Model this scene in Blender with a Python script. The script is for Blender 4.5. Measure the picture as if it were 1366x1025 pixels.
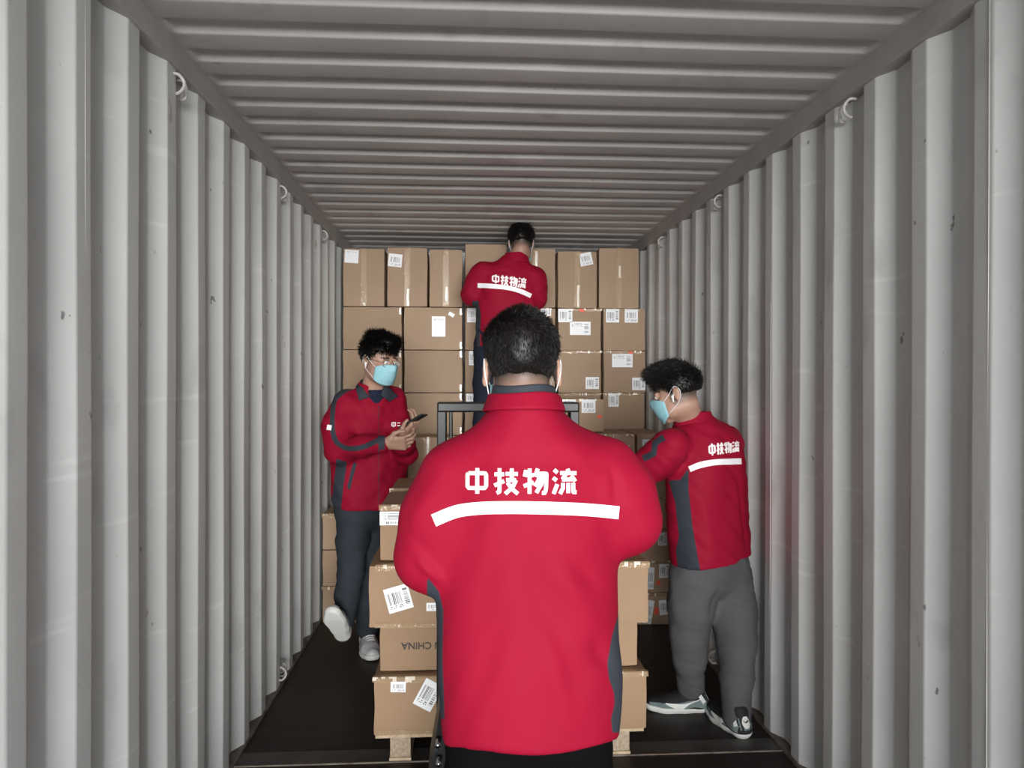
import bpy, bmesh, math, random
import numpy as np
from mathutils import Vector, Matrix
from mathutils.bvhtree import BVHTree
random.seed(7)
for o in list(bpy.data.objects): bpy.data.objects.remove(o)
S = bpy.context.scene
COL = S.collection

# ------------------------------------------------------------------ camera
F_PX = 1000.0; CAM_Z = 1.58; YAW = math.atan(0.063); PITCH = 0.0035; CX, CY = 683.0, 512.5
cam_d = bpy.data.cameras.new('camera'); cam = bpy.data.objects.new('camera', cam_d); COL.objects.link(cam)
cam_d.sensor_width = 36; cam_d.lens = F_PX/1366*36; cam_d.clip_start = .05; cam_d.clip_end = 200
cam.location = (0, 0, CAM_Z); cam.rotation_euler = (math.pi/2-PITCH, -0.002, -YAW)
S.camera = cam
# ------------------------------------------------------------------ daylight
W = bpy.data.worlds.new('daylight'); S.world = W; W.use_nodes = True
wn = W.node_tree.nodes; wn['Background'].inputs[0].default_value = (.93, .97, 1, 1); wn['Background'].inputs[1].default_value = 1.25
sd = bpy.data.lights.new('yard_daylight', 'SUN'); sd.energy = 6.8; sd.angle = math.radians(36); sd.color = (1, .99, .975)  # directional lamp standing in for bright daylight from the yard
yard_light = bpy.data.objects.new('yard_daylight', sd); COL.objects.link(yard_light)
yard_light.rotation_euler = Vector((-0.03, 1, 0.085)).to_track_quat('-Z', 'Y').to_euler()  # aimed slightly upward, as yard bounce, to brighten the ceiling
yard_light.location = (0, -6, 4)
S.view_settings.view_transform = 'Standard'; S.view_settings.look = 'None'; S.view_settings.gamma = 1
S.view_settings.use_curve_mapping = False; S.view_settings.exposure = 0.42

# ------------------------------------------------------------------ helpers
ct, st = math.cos(YAW), math.sin(YAW)
def at(px, py, D):
    """point at container depth D seen in the photograph at px, py"""
    u = (px-CX)/F_PX; v = (CY-py)/F_PX - PITCH
    dx, dy, dz = st+ct*u, ct-st*u, v
    s = D/dy
    return Vector((dx*s, D, CAM_Z+dz*s))
def tag(o, label=None, cat=None, group=None, kind=None):
    if label: o['label'] = label
    if cat: o['category'] = cat
    if group: o['group'] = group
    if kind: o['kind'] = kind
    return o
def empty(name, loc=(0, 0, 0), rz=0):
    o = bpy.data.objects.new(name, None); COL.objects.link(o); o.location = loc; o.rotation_euler = (0, 0, rz)
    o.empty_display_size = .1
    return o
def link(name, me, mats, parent=None, smooth=False):
    o = bpy.data.objects.new(name, me); COL.objects.link(o)
    if not isinstance(mats, (list, tuple)): mats = [mats]
    for m in mats: me.materials.append(m)
    if parent is not None:
        o.parent = parent
        # geometry is given in world space for things with a moved root
        bpy_root = parent
        T = Matrix.Identity(4)
        while bpy_root is not None:
            T = (Matrix.Translation(bpy_root.location) @ bpy_root.rotation_euler.to_matrix().to_4x4()) @ T
            bpy_root = bpy_root.parent
        if parent.get('_world'): pass
        if WORLDGEO[0]: me.transform(T.inverted())
    if smooth: me.polygons.foreach_set('use_smooth', [True]*len(me.polygons))
    return o
WORLDGEO = [True]      # meshes handed to link() are in world space unless switched off
def from_bm(bm, name='mesh'):
    me = bpy.data.meshes.new(name); bmesh.ops.recalc_face_normals(bm, faces=bm.faces); bm.to_mesh(me); bm.free(); return me
def from_np(V, Q, name='mesh'):
    me = bpy.data.meshes.new(name)
    me.vertices.add(len(V)); me.vertices.foreach_set('co', np.asarray(V, np.float32).ravel())
    n = Q.shape[1]
    me.loops.add(Q.size); me.loops.foreach_set('vertex_index', np.asarray(Q, np.int32).ravel())
    me.polygons.add(len(Q)); me.polygons.foreach_set('loop_start', np.arange(0, Q.size, n, dtype=np.int32))
    me.update(calc_edges=True); me.validate(); return me
def bm_box(bm, lo, hi, bev=0, M=None):
    g = bmesh.ops.create_cube(bm, size=1)
    vs = g['verts']
    for v in vs:
        v.co = Vector((lo[i]+(v.co[i]+.5)*(hi[i]-lo[i]) for i in range(3)))
    if bev:
        es = list({e for v in vs for e in v.link_edges})
        r = bmesh.ops.bevel(bm, geom=es, offset=bev, segments=2, affect='EDGES', profile=.6)
        vs = list({v for f in r['faces'] for v in f.verts} | {v for v in vs if v.is_valid})
    if M is not None: bmesh.ops.transform(bm, matrix=M, verts=[v for v in vs if v.is_valid])
    return vs
def box_obj(name, lo, hi, mat, parent=None, bev=.003, M=None):
    bm = bmesh.new(); bm_box(bm, lo, hi, bev, M); return link(name, from_bm(bm, name), mat, parent)
def tube_bm(bm, pts, r, n=10, rads=None):
    pts = [Vector(p) for p in pts]; rings = []
    up = Vector((0.13, .21, .97))
    for i, p in enumerate(pts):
        d = (pts[min(i+1, len(pts)-1)]-pts[max(i-1, 0)]).normalized()
        a = d.cross(up)
        if a.length < .1: a = d.cross(Vector((1, 0, 0)))
        a.normalize(); b = d.cross(a); rr = rads[i] if rads else r
        rings.append([bm.verts.new(p+(a*math.cos(2*math.pi*k/n)+b*math.sin(2*math.pi*k/n))*rr) for k in range(n)])
    for i in range(len(rings)-1):
        for k in range(n): bm.faces.new((rings[i][k], rings[i][(k+1) % n], rings[i+1][(k+1) % n], rings[i+1][k]))
    bm.faces.new(rings[0]); bm.faces.new(rings[-1][::-1])
def tube_obj(name, pts, r, mat, parent=None, n=10, rads=None):
    bm = bmesh.new(); tube_bm(bm, pts, r, n, rads); o = link(name, from_bm(bm, name), mat, parent, True); return o
def curve_pts(pts, n=8):
    """Catmull-Rom through the points"""
    P = [Vector(p) for p in pts]; P = [2*P[0]-P[1]]+P+[2*P[-1]-P[-2]]; out = []
    for i in range(1, len(P)-2):
        for k in range(n):
            t = k/n
            out.append(.5*((2*P[i])+(P[i+1]-P[i-1])*t+(2*P[i-1]-5*P[i]+4*P[i+1]-P[i+2])*t*t+(3*P[i]-P[i-1]-3*P[i+1]+P[i+2])*t**3))
    out.append(P[-2]); return out

# ------------------------------------------------------------------ materials
def mat(name, col, rough=.6, spec=.5, metal=0, alpha=1, var=.0, vscale=8, col2=None, bump=0, bscale=60, coat=0, sheen=0, attr=None, acol=None, trans=0, vstretch=None):
    m = bpy.data.materials.new(name); m.use_nodes = True; nt = m.node_tree; b = nt.nodes['Principled BSDF']
    b.inputs['Base Color'].default_value = (*col, 1); b.inputs['Roughness'].default_value = rough
    b.inputs['Specular IOR Level'].default_value = spec; b.inputs['Metallic'].default_value = metal; b.inputs['Alpha'].default_value = alpha
    b.inputs['Coat Weight'].default_value = coat; b.inputs['Transmission Weight'].default_value = trans
    if sheen: b.inputs['Sheen Weight'].default_value = sheen; b.inputs['Sheen Roughness'].default_value = .5
    tc = nt.nodes.new('ShaderNodeTexCoord'); out = None
    mp = nt.nodes.new('ShaderNodeMapping'); nt.links.new(tc.outputs['Object'], mp.inputs[0])
    if vstretch: mp.inputs['Scale'].default_value = vstretch
    if var or col2:
        n = nt.nodes.new('ShaderNodeTexNoise'); n.inputs['Scale'].default_value = vscale; n.inputs['Detail'].default_value = 5
        nt.links.new(mp.outputs[0], n.inputs['Vector'])
        mr = nt.nodes.new('ShaderNodeMapRange'); mr.inputs[1].default_value = .3; mr.inputs[2].default_value = .7
        nt.links.new(n.outputs['Fac'], mr.inputs[0])
        mx = nt.nodes.new('ShaderNodeMix'); mx.data_type = 'RGBA'
        c2 = col2 if col2 else tuple(c*(1-var) for c in col)
        mx.inputs[6].default_value = (*col, 1); mx.inputs[7].default_value = (*c2, 1)
        nt.links.new(mr.outputs[0], mx.inputs[0]); out = mx.outputs[2]
    if attr:
        for an, ac in zip(attr, acol):
            a = nt.nodes.new('ShaderNodeAttribute'); a.attribute_name = an
            mx = nt.nodes.new('ShaderNodeMix'); mx.data_type = 'RGBA'; mx.inputs[6].default_value = (*col, 1)
            if out: nt.links.new(out, mx.inputs[6])
            mx.inputs[7].default_value = (*ac, 1); nt.links.new(a.outputs['Fac'], mx.inputs[0]); out = mx.outputs[2]
    if out: nt.links.new(out, b.inputs['Base Color'])
    if bump:
        n = nt.nodes.new('ShaderNodeTexNoise'); n.inputs['Scale'].default_value = bscale; n.inputs['Detail'].default_value = 4
        nt.links.new(tc.outputs['Object'], n.inputs['Vector'])
        bp = nt.nodes.new('ShaderNodeBump'); bp.inputs['Strength'].default_value = bump; bp.inputs['Distance'].default_value = .003
        nt.links.new(n.outputs['Fac'], bp.inputs['Height']); nt.links.new(bp.outputs[0], b.inputs['Normal'])
    return m

def paint_mat(name, col, scuff):
    """worn container paint: blotches, horizontal rub marks, small dark chips"""
    m = mat(name, col, .48, .45, var=.10, vscale=2.2)
    nt = m.node_tree; b = nt.nodes['Principled BSDF']; src = b.inputs['Base Color'].links[0].from_socket
    tc = nt.nodes.new('ShaderNodeTexCoord')
    def layer(src, scale, lo, hi, colr, stretch, amt, detail=6):
        mp = nt.nodes.new('ShaderNodeMapping'); mp.inputs['Scale'].default_value = stretch
        nt.links.new(tc.outputs['Object'], mp.inputs[0])
        n = nt.nodes.new('ShaderNodeTexNoise'); n.inputs['Scale'].default_value = scale; n.inputs['Detail'].default_value = detail
        nt.links.new(mp.outputs[0], n.inputs['Vector'])
        mr = nt.nodes.new('ShaderNodeMapRange'); mr.inputs[1].default_value = lo; mr.inputs[2].default_value = hi; mr.inputs[4].default_value = amt
        nt.links.new(n.outputs['Fac'], mr.inputs[0])
        mx = nt.nodes.new('ShaderNodeMix'); mx.data_type = 'RGBA'; mx.inputs[7].default_value = (*colr, 1)
        nt.links.new(src, mx.inputs[6]); nt.links.new(mr.outputs[0], mx.inputs[0]); return mx.outputs[2]
    src = layer(src, 5, .60, .72, tuple(c*.62 for c in col), (1, 1, .55), .45)
    src = layer(src, 3, .64, .70, tuple(min(1, c*1.25) for c in col), (1, .6, 6), .35)
    src = layer(src, 16, .715, .74, (.09, .08, .08), (1, 1, .7), scuff)
    src = layer(src, 9, .73, .75, (.25, .10, .05), (1, 1, .4), scuff*.6)
    nt.links.new(src, b.inputs['Base Color']); return m

M = {}
M['paint'] = paint_mat('container_paint', (.66, .67, .66), .75)
M['roof'] = paint_mat('roof_paint', (.58, .56, .545), .35)
M['rail'] = mat('rail_paint', (.46, .44, .425), .5, .4, var=.2, vscale=5)
M['floor'] = mat('floor_plywood', (.030, .021, .018), .55, .35, col2=(.018, .012, .011), vscale=4, bump=.25, bscale=30, vstretch=(1, 5, 1))
M['strip'] = mat('floor_steel_strip', (.085, .078, .070), .5, .5, col2=(.045, .038, .033), vscale=9)
M['angle'] = mat('rusty_angle_iron', (.22, .19, .16), .6, .4, col2=(.09, .06, .045), vscale=14)
M['conc'] = mat('yard_concrete', (.45, .44, .42), .9, .2, var=.2, vscale=1)
M['ring'] = mat('painted_ring_steel', (.62, .60, .57), .35, .6, var=.3, vscale=60)
M['seal'] = mat('weld_bead', (.75, .74, .71), .35, .6)

def cardboard(name, c1, c2):
    m = mat(name, c1, .62, .25, col2=c2, vscale=3)
    nt = m.node_tree; b = nt.nodes['Principled BSDF']; src = b.inputs['Base Color'].links[0].from_socket
    oi = nt.nodes.new('ShaderNodeObjectInfo'); hs = nt.nodes.new('ShaderNodeHueSaturation')
    mr = nt.nodes.new('ShaderNodeMapRange'); mr.inputs[3].default_value = .90; mr.inputs[4].default_value = 1.06
    nt.links.new(oi.outputs['Random'], mr.inputs[0]); nt.links.new(mr.outputs[0], hs.inputs['Value']); nt.links.new(src, hs.inputs['Color'])
    nt.links.new(hs.outputs[0], b.inputs['Base Color'])
    tc = nt.nodes.new('ShaderNodeTexCoord'); w = nt.nodes.new('ShaderNodeTexWave'); w.inputs['Scale'].default_value = 60; w.bands_direction = 'X'; w.inputs['Distortion'].default_value = .3
    nt.links.new(tc.outputs['Object'], w.inputs['Vector'])
    bp = nt.nodes.new('ShaderNodeBump'); bp.inputs['Strength'].default_value = .05; bp.inputs['Distance'].default_value = .001
    nt.links.new(w.outputs['Fac'], bp.inputs['Height']); nt.links.new(bp.outputs[0], b.inputs['Normal'])
    return m
M['card'] = cardboard('cardboard', (.40, .28, .187), (.35, .245, .162))
M['cardfront'] = cardboard('cardboard_smooth', (.35, .232, .142), (.31, .20, .118))
M['tape'] = mat('clear_brown_tape', (.56, .40, .24), .12, .8, alpha=.5, bump=1.0, bscale=70, coat=.5)
M['tapeshine'] = mat('shiny_tape_and_glints', (.80, .72, .60), .10, .9, bump=.9, bscale=60, coat=.6)  # pale tape tone, also puts glints into the colour of the folded tape
M['gap'] = mat('flap_seam', (.10, .06, .035), .9, .1)
def sticker_mat(name, kind):
    m = mat(name, (.86, .88, .90), .4, .4); nt = m.node_tree; b = nt.nodes['Principled BSDF']
    tc = nt.nodes.new('ShaderNodeTexCoord'); sx = nt.nodes.new('ShaderNodeSeparateXYZ'); nt.links.new(tc.outputs['UV'], sx.inputs[0])
    def math_(op, a, bb, c=None):
        n = nt.nodes.new('ShaderNodeMath'); n.operation = op
        for i, v in enumerate((a, bb, c)):
            if v is None: continue
            if isinstance(v, (int, float)): n.inputs[i].default_value = v
            else: nt.links.new(v, n.inputs[i])
        return n.outputs[0]
    X, Y = sx.outputs[0], sx.outputs[1]
    def win(v, a, c): return math_('MULTIPLY', math_('GREATER_THAN', v, a), math_('LESS_THAN', v, c))
    def bars(v, freq, seed):
        n = nt.nodes.new('ShaderNodeTexWhiteNoise'); n.noise_dimensions = '1D'
        nt.links.new(math_('FLOOR', math_('MULTIPLY_ADD', v, freq, seed), 0), n.inputs['W'])
        return math_('GREATER_THAN', n.outputs['Value'], .45)
    def cells(seed, fx, fy):
        n = nt.nodes.new('ShaderNodeTexWhiteNoise'); n.noise_dimensions = '2D'; cx = nt.nodes.new('ShaderNodeCombineXYZ')
        nt.links.new(math_('FLOOR', math_('MULTIPLY_ADD', X, fx, seed), 0), cx.inputs[0]); nt.links.new(math_('FLOOR', math_('MULTIPLY', Y, fy), 0), cx.inputs[1])
        nt.links.new(cx.outputs[0], n.inputs['Vector'])
        line = math_('LESS_THAN', math_('FRACT', math_('MULTIPLY', Y, fy), 0), .5)
        return math_('MULTIPLY', math_('GREATER_THAN', n.outputs['Value'], .5), line)
    def both(a, c): return math_('MULTIPLY', a, c)
    def either(a, c): return math_('MAXIMUM', a, c)
    if kind == 'barcode':
        k = either(both(both(win(X, .12, .62), win(Y, .30, .78)), bars(X, 90, 3)), both(both(win(X, .74, .92), win(Y, .15, .85)), bars(Y, 80, 9)))
        k = either(k, both(both(win(X, .12, .62), win(Y, .12, .26)), cells(2, 26, 14)))
    elif kind == 'document':
        k = both(both(win(X, .70, .90), win(Y, .18, .82)), bars(Y, 50, 5))
        k = either(k, both(both(win(X, .08, .6), win(Y, .62, .90)), cells(7, 24, 20)))
        k = math_('MULTIPLY', k, .75)
    elif kind == 'small':
        k = both(both(win(X, .15, .85), win(Y, .35, .75)), bars(X, 70, 1))
        k = either(k, both(both(win(X, .1, .9), win(Y, .08, .26)), cells(4, 22, 14))); k = math_('MULTIPLY', k, .8)
    else:
        k = both(both(win(X, .15, .85), win(Y, .76, .90)), cells(5, 20, 18)); k = math_('MULTIPLY', k, .6)
    mx = nt.nodes.new('ShaderNodeMix'); mx.data_type = 'RGBA'; mx.inputs[6].default_value = (.86, .88, .90, 1); mx.inputs[7].default_value = (.06, .06, .07, 1)
    nt.links.new(k, mx.inputs[0]); nt.links.new(mx.outputs[2], b.inputs['Base Color']); return m
for k in ('barcode', 'document', 'small', 'blank'): M['st_'+k] = sticker_mat('sticker_'+k, k)
M['redmark'] = mat('red_sticker', (.85, .10, .05), .5)
M['ink'] = mat('printed_ink', (.035, .03, .03), .6)
M['wood'] = mat('pallet_wood', (.62, .50, .36), .75, .2, col2=(.45, .34, .22), vscale=30, bump=.4, bscale=120)
M['chip'] = mat('pressed_chip_block', (.52, .43, .33), .8, .2, col2=(.33, .25, .17), vscale=70, bump=.6, bscale=150)
M['black'] = mat('black_painted_steel', (.005, .006, .007), .38, .3, var=.3, vscale=12)
M['rubber'] = mat('black_rubber', (.02, .02, .02), .7)
M['steel'] = mat('bright_steel', (.6, .6, .6), .25, .5, metal=1)
M['skin'] = mat('skin', (.40, .24, .175), .5, .4, var=.12, vscale=12, attr=['stubble', 'lips', 'brow'], acol=[(.045, .035, .032), (.45, .17, .15), (.02, .015, .014)])
M['hair'] = mat('black_hair', (.0045, .0035, .003), .45, .32)
M['red'] = mat('red_jacket_cloth', (.285, .004, .025), .7, .14, var=.10, vscale=3, bump=.12, bscale=350, attr=['grey'], acol=[(.036, .042, .054)])
M['grey'] = mat('grey_jacket_cloth', (.036, .042, .054), .7, .2, var=.2, vscale=20)
M['white'] = mat('white_reflective_tape', (.90, .90, .92), .35, .5)
M['print'] = mat('white_lettering', (.93, .86, .87), .5, .3)
M['navytee'] = mat('navy_shirt', (.010, .014, .035), .8, .2)
M['jean'] = mat('dark_denim', (.022, .028, .036), .8, .2, col2=(.035, .045, .055), vscale=9, bump=.2, bscale=200)
M['greyt'] = mat('grey_sweatpants_cloth', (.095, .095, .103), .85, .15, var=.18, vscale=8, bump=.15, bscale=300)
M['blackt'] = mat('black_trouser_cloth', (.004, .004, .0045), .9, .05)
M['navyt'] = mat('navy_trouser_cloth', (.012, .017, .030), .8, .2)
M['mask'] = mat('blue_surgical_mask', (.27, .52, .58), .7, .2, bump=.2, bscale=120)
M['loop'] = mat('white_elastic', (.85, .85, .87), .6)
M['shoe'] = mat('white_shoe_leather', (.68, .68, .70), .5, .4, col2=(.52, .52, .54), vscale=30)
M['shoedk'] = mat('shoe_dark_marks', (.10, .10, .11), .6)
M['shoegr'] = mat('grey_shoe_mesh', (.17, .22, .22), .7, .3, var=.2, vscale=60)
M['shoebk'] = mat('black_shoe_cloth', (.015, .015, .017), .7, .3)
M['sole'] = mat('white_rubber_sole', (.70, .71, .68), .5, .4)
M['glassf'] = mat('thin_dark_frame', (.08, .05, .04), .3, .6)
M['lens'] = mat('clear_lens', (.9, .92, .95), .05, .5, alpha=.15)
M['pods'] = mat('white_plastic', (.9, .9, .9), .25, .5)
M['phone'] = mat('phone_black_glass', (.012, .012, .014), .12, .7)
M['phoneb'] = mat('phone_back_case', (.02, .02, .024), .4, .5)
M['eye'] = mat('eye_white', (.75, .73, .70), .2, .6)
M['iris'] = mat('dark_iris', (.02, .012, .01), .15, .6)

# ------------------------------------------------------------------ the container
XL, XR = -.95, 1.37; ZC = 2.68; ZR = 2.60; Y0, Y1 = -.55, 6.42; PIT = .280; DEP = .036
def wall(name, X, sgn, corner):
    """corrugated side wall; sgn -1 left, +1 right; corner = depth where the outer flat meets the slope that faces the door"""
    prof = []; y = corner
    while y > Y0-.01: y -= PIT
    a, s, b = .074, .066, .074
    while y < Y1:
        # outer corner -> slope inward -> inner flat -> slope outward -> outer flat
        prof += [(y, DEP), (y+s, 0), (y+s+a, 0), (y+2*s+a, DEP)]; y += PIT
    P = []; r = .006
    for i in range(1, len(prof)-1):
        p0, p, p1 = Vector(prof[i-1]), Vector(prof[i]), Vector(prof[i+1])
        d0 = (p0-p).normalized(); d1 = (p1-p).normalized(); A = p+d0*r; B = p+d1*r
        P += [A, A.lerp(p, .55).lerp(p.lerp(B, .45), .5), B]
    P = [p for p in P if Y0 <= p.x <= Y1]
    bm = bmesh.new(); nz = 24; rows = []
    for k in range(nz+1):
        z = .0 + (ZR+.01)*k/nz
        rows.append([bm.verts.new((X+sgn*(p.y + .0015*math.sin(p.x*7+z*3)), p.x, z)) for p in P])
    for k in range(nz):
        for i in range(len(P)-1): bm.faces.new((rows[k][i], rows[k][i+1], rows[k+1][i+1], rows[k+1][i]))
    o = link(name, from_bm(bm), M['paint'], None, True); tag(o, kind='structure')
    so = o.modifiers.new('thickness', 'SOLIDIFY'); so.thickness = .002; so.offset = 1 if sgn > 0 else -1
    wm = o.modifiers.new('weighted', 'WEIGHTED_NORMAL'); wm.keep_sharp = False; wm.weight = 90
    return o
# the corner of the left wall: start of the slope facing the door
wall('wall_left', XL, -1, 1.832)
wall('wall_right', XR, 1, 2.152-.066)
# roof with pressed ribs
def roof():
    nx = 90; ys = []
    pit = .209; y = Y0
    rib = [(-.055, 0), (-.047, .004), (-.036, .018), (-.028, .022), (.0, .0225), (.020, .022), (.030, .018), (.046, .004), (.056, 0)]
    c = 2.42-.035
    while c-pit > Y0: c -= pit
    prof = [(Y0, 0)]
    while c < Y1-.06:
        prof += [(c+a, h) for a, h in rib if c+a > Y0]; c += pit
    prof.append((Y1, 0))
    xa, xb = XL+.012, XR-.012
    xs = [xa, xa+.02] + [xa+.02+.10*i/10 for i in range(1, 11)] + [xa+.12+(xb-xa-.24)*i/20 for i in range(1, 21)] + [xb-.12+.10*i/10 for i in range(1, 11)] + [xb]
    bm = bmesh.new(); rows = []
    for x in xs:
        e = min(x-xa-.025, xb-.025-x)/.055; e = max(0, min(1, e)); e = math.sqrt(max(0, 1-(1-e)**2))
        rows.append([bm.verts.new((x, yy, ZC+h*e+.001*math.sin(x*4+yy*3))) for yy, h in prof])
    for i in range(len(xs)-1):
        for j in range(len(prof)-1): bm.faces.new((rows[i][j], rows[i][j+1], rows[i+1][j+1], rows[i+1][j]))
    o = link('ceiling', from_bm(bm), M['roof'], None, True); tag(o, kind='structure')
    so = o.modifiers.new('thickness', 'SOLIDIFY'); so.thickness = .002; so.offset = 0
    wm = o.modifiers.new('weighted', 'WEIGHTED_NORMAL'); wm.weight = 90
roof()
for nm, x0, x1 in (('trim_1', XL-.045, XL+.014), ('trim_2', XR-.014, XR+.045)):
    tag(box_obj(nm, (x0, Y0, ZR), (x1, Y1, ZC+.012), M['rail'], bev=.006), kind='structure')
tag(box_obj('floor', (XL-.04, Y0, -.03), (XR+.04, Y1, 0), M['floor'], bev=0), kind='structure')
tag(box_obj('wall_back', (XL-.05, Y1, -.03), (XR+.05, Y1+.03, ZC+.04), M['paint'], bev=0), kind='structure')
tag(box_obj('trim_3', (XL-.02, 3.13, 0), (XR+.02, 3.235, .003), M['strip'], bev=.001), kind='structure')
tag(box_obj('trim_7', (XL-.02, 3.118, 0), (XR+.02, 3.127, .006), M['angle'], bev=.001), kind='structure')
for nm, x0, x1 in (('trim_4', XL-.036, XL+.012), ('trim_5', XR-.012, XR+.036)):
    tag(box_obj(nm, (x0, Y0, 0), (x1, Y1, .012), M['angle'], bev=.002), kind='structure')
# ground outside the doors
tag(box_obj('ground', (-12, -16, -1.25), (12, Y0-.02, -1.2), M['conc'], bev=0), kind='structure')
# vertical weld beads on inner flats
def bead(name, x, y):
    tag(tube_obj(name, [(x, y, .013), (x, y, ZR-.002)], .0011, M['seal'], n=6), kind='structure')
bead('trim_8', XL+.0005, 1.832+.066+.045); bead('trim_9', XR-.0005, 2.152-PIT+.012); bead('trim_10', XR-.0005, 2.152+PIT*4-.050+.062)
# lashing rings
def lashing(x, y, z, sgn, label, up=True):
    e = empty('lashing_ring', (x, y, z))
    tag(e, label, 'lashing ring', 'lashing rings on the container walls')
    s = 1 if up else -1
    for k, (dy, c) in enumerate(((-.030, .95), (.022, .6))):
        pts = [(x+sgn*.012, y+dy+.004, z+.045*s), (x-sgn*.020*c, y+dy, z+.040*s), (x-sgn*.040*c, y+dy+.004, z+.012*s), (x-sgn*.036*c, y+dy+.012, z-.014*s), (x-sgn*.012, y+dy+.022, z-.032*s), (x+sgn*.010, y+dy+.03, z-.034*s)]
        pts = [(x+(a-x)*.85, b_, z+(c_-z)*.72) for a, b_, c_ in pts]
        tube_obj('ring_bar', curve_pts(pts, 5), .0055, M['ring'], e, 10)
    return e
for px, py, D, lb in ((243, 104, 2.54, 'bent steel lashing ring at the top of the left wall, nearest one'),
                      (378, 254, 3.95, 'bent steel lashing ring at the top of the left wall, middle one'),
                      (432, 313, 5.1, 'bent steel lashing ring at the top of the left wall, farthest one')):
    p = at(px, py, D); lashing(XL, D, min(p.z, ZR-.05), -1, lb)
for px, py, D, lb in ((1135, 127, 2.60, 'bent steel lashing ring at the top of the right wall, nearest one'),
                      (958, 262, 3.98, 'bent steel lashing ring at the top of the right wall, middle one'),
                      (885, 317, 5.15, 'bent steel lashing ring at the top of the right wall, farthest one')):
    p = at(px, py, D); lashing(XR, D, min(p.z, ZR-.05), 1, lb)
lashing(XL, 3.95, .07, -1, 'bent steel lashing ring near the floor on the left wall', False)
lashing(XR, 4.05, .07, 1, 'bent steel lashing ring near the floor on the right wall', False)
#PART2
# ------------------------------------------------------------------ cartons
def carton_mesh(w, d, h, seed, sag=.0):
    """slightly bulged, dented cardboard box; front face at y=0, base at z=0, centred in x"""
    rnd = random.Random(seed); bm = bmesh.new(); n = 8
    ph = [rnd.uniform(0, 6.28) for _ in range(12)]
    def pt(x, y, z):
        # x,y,z in -1..1
        bx = (1-y*y)*(1-z*z); by = (1-x*x)*(1-z*z); bz = (1-x*x)*(1-y*y)
        q = Vector((x*w/2, y*d/2, z*h/2))
        q.x += math.copysign(1, x)*(abs(x) > .999)*(.004*bx+.0012*math.sin(3*y+ph[0])*math.sin(4*z+ph[1]))
        q.y += math.copysign(1, y)*(abs(y) > .999)*(.004*by+.0012*math.sin(3*x+ph[2])*math.sin(4*z+ph[3]))
        q.z += math.copysign(1, z)*(abs(z) > .999)*(.0006*math.sin(4*x+ph[4]))
        q.x += .0015*math.sin(2.2*z+ph[5])*(1-z*z)+.001*math.sin(5*y+ph[6])*(1-z*z); q.y += .0015*math.sin(2*z+ph[7])*(1-z*z)
        # crushed rounded corners
        c = max(0, abs(x)-.94)*max(0, abs(y)-.94)+max(0, abs(x)-.96)*max(0, abs(z)-.96)+max(0, abs(z)-.96)*max(0, abs(y)-.96)
        f = 1-c*2.2
        return Vector((q.x*f, q.y*f+d/2, q.z*f+h/2))
    g = [-1, -.975]+[-1+2*i/n for i in range(1, n)]+[.975, 1]
    for ax in range(3):
        for s in (-1, 1):
            vv = [[bm.verts.new(pt(*([s, a, b][-ax % 3:]+[s, a, b][:-ax % 3]))) for b in g] for a in g]
            for i in range(len(g)-1):
                for j in range(len(g)-1): bm.faces.new((vv[i][j], vv[i+1][j], vv[i+1][j+1], vv[i][j+1]))
    bmesh.ops.remove_doubles(bm, verts=bm.verts, dist=.0003)
    me = from_bm(bm, 'carton')
    me.polygons.foreach_set('use_smooth', [False]*len(me.polygons)); return me
def sticker_mesh(w, h):
    bm = bmesh.new(); uv = bm.loops.layers.uv.new('UVMap')
    vs = [bm.verts.new((-w/2, 0, -h/2)), bm.verts.new((w/2, 0, -h/2)), bm.verts.new((w/2, 0, h/2)), bm.verts.new((-w/2, 0, h/2))]
    f = bm.faces.new(vs)
    for l, c in zip(f.loops, ((0, 0), (1, 0), (1, 1), (0, 1))): l[uv].uv = c
    r = bmesh.ops.extrude_face_region(bm, geom=[f]); 
    for v in r['geom']:
        if isinstance(v, bmesh.types.BMVert): v.co.y -= .0007
    return from_bm(bm, 'sticker')
def tape_strip(pts, wid, axis, seed=0, r=.0006):
    """tape folded along a path in the y/z plane, width along x (axis 0) or along the path of a front face"""
    rnd = random.Random(seed); bm = bmesh.new(); rows = []
    for p in pts:
        q = Vector(p); a = Vector((wid/2, 0, 0)) if axis == 0 else Vector((0, 0, wid/2))
        rows.append([bm.verts.new(q-a+Vector((0, 0, 0))), bm.verts.new(q-a*.33), bm.verts.new(q+a*.33), bm.verts.new(q+a)])
    for i in range(len(rows)-1):
        for k in range(3): bm.faces.new((rows[i][k], rows[i][k+1], rows[i+1][k+1], rows[i+1][k]))
    return from_bm(bm, 'tape')
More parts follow.
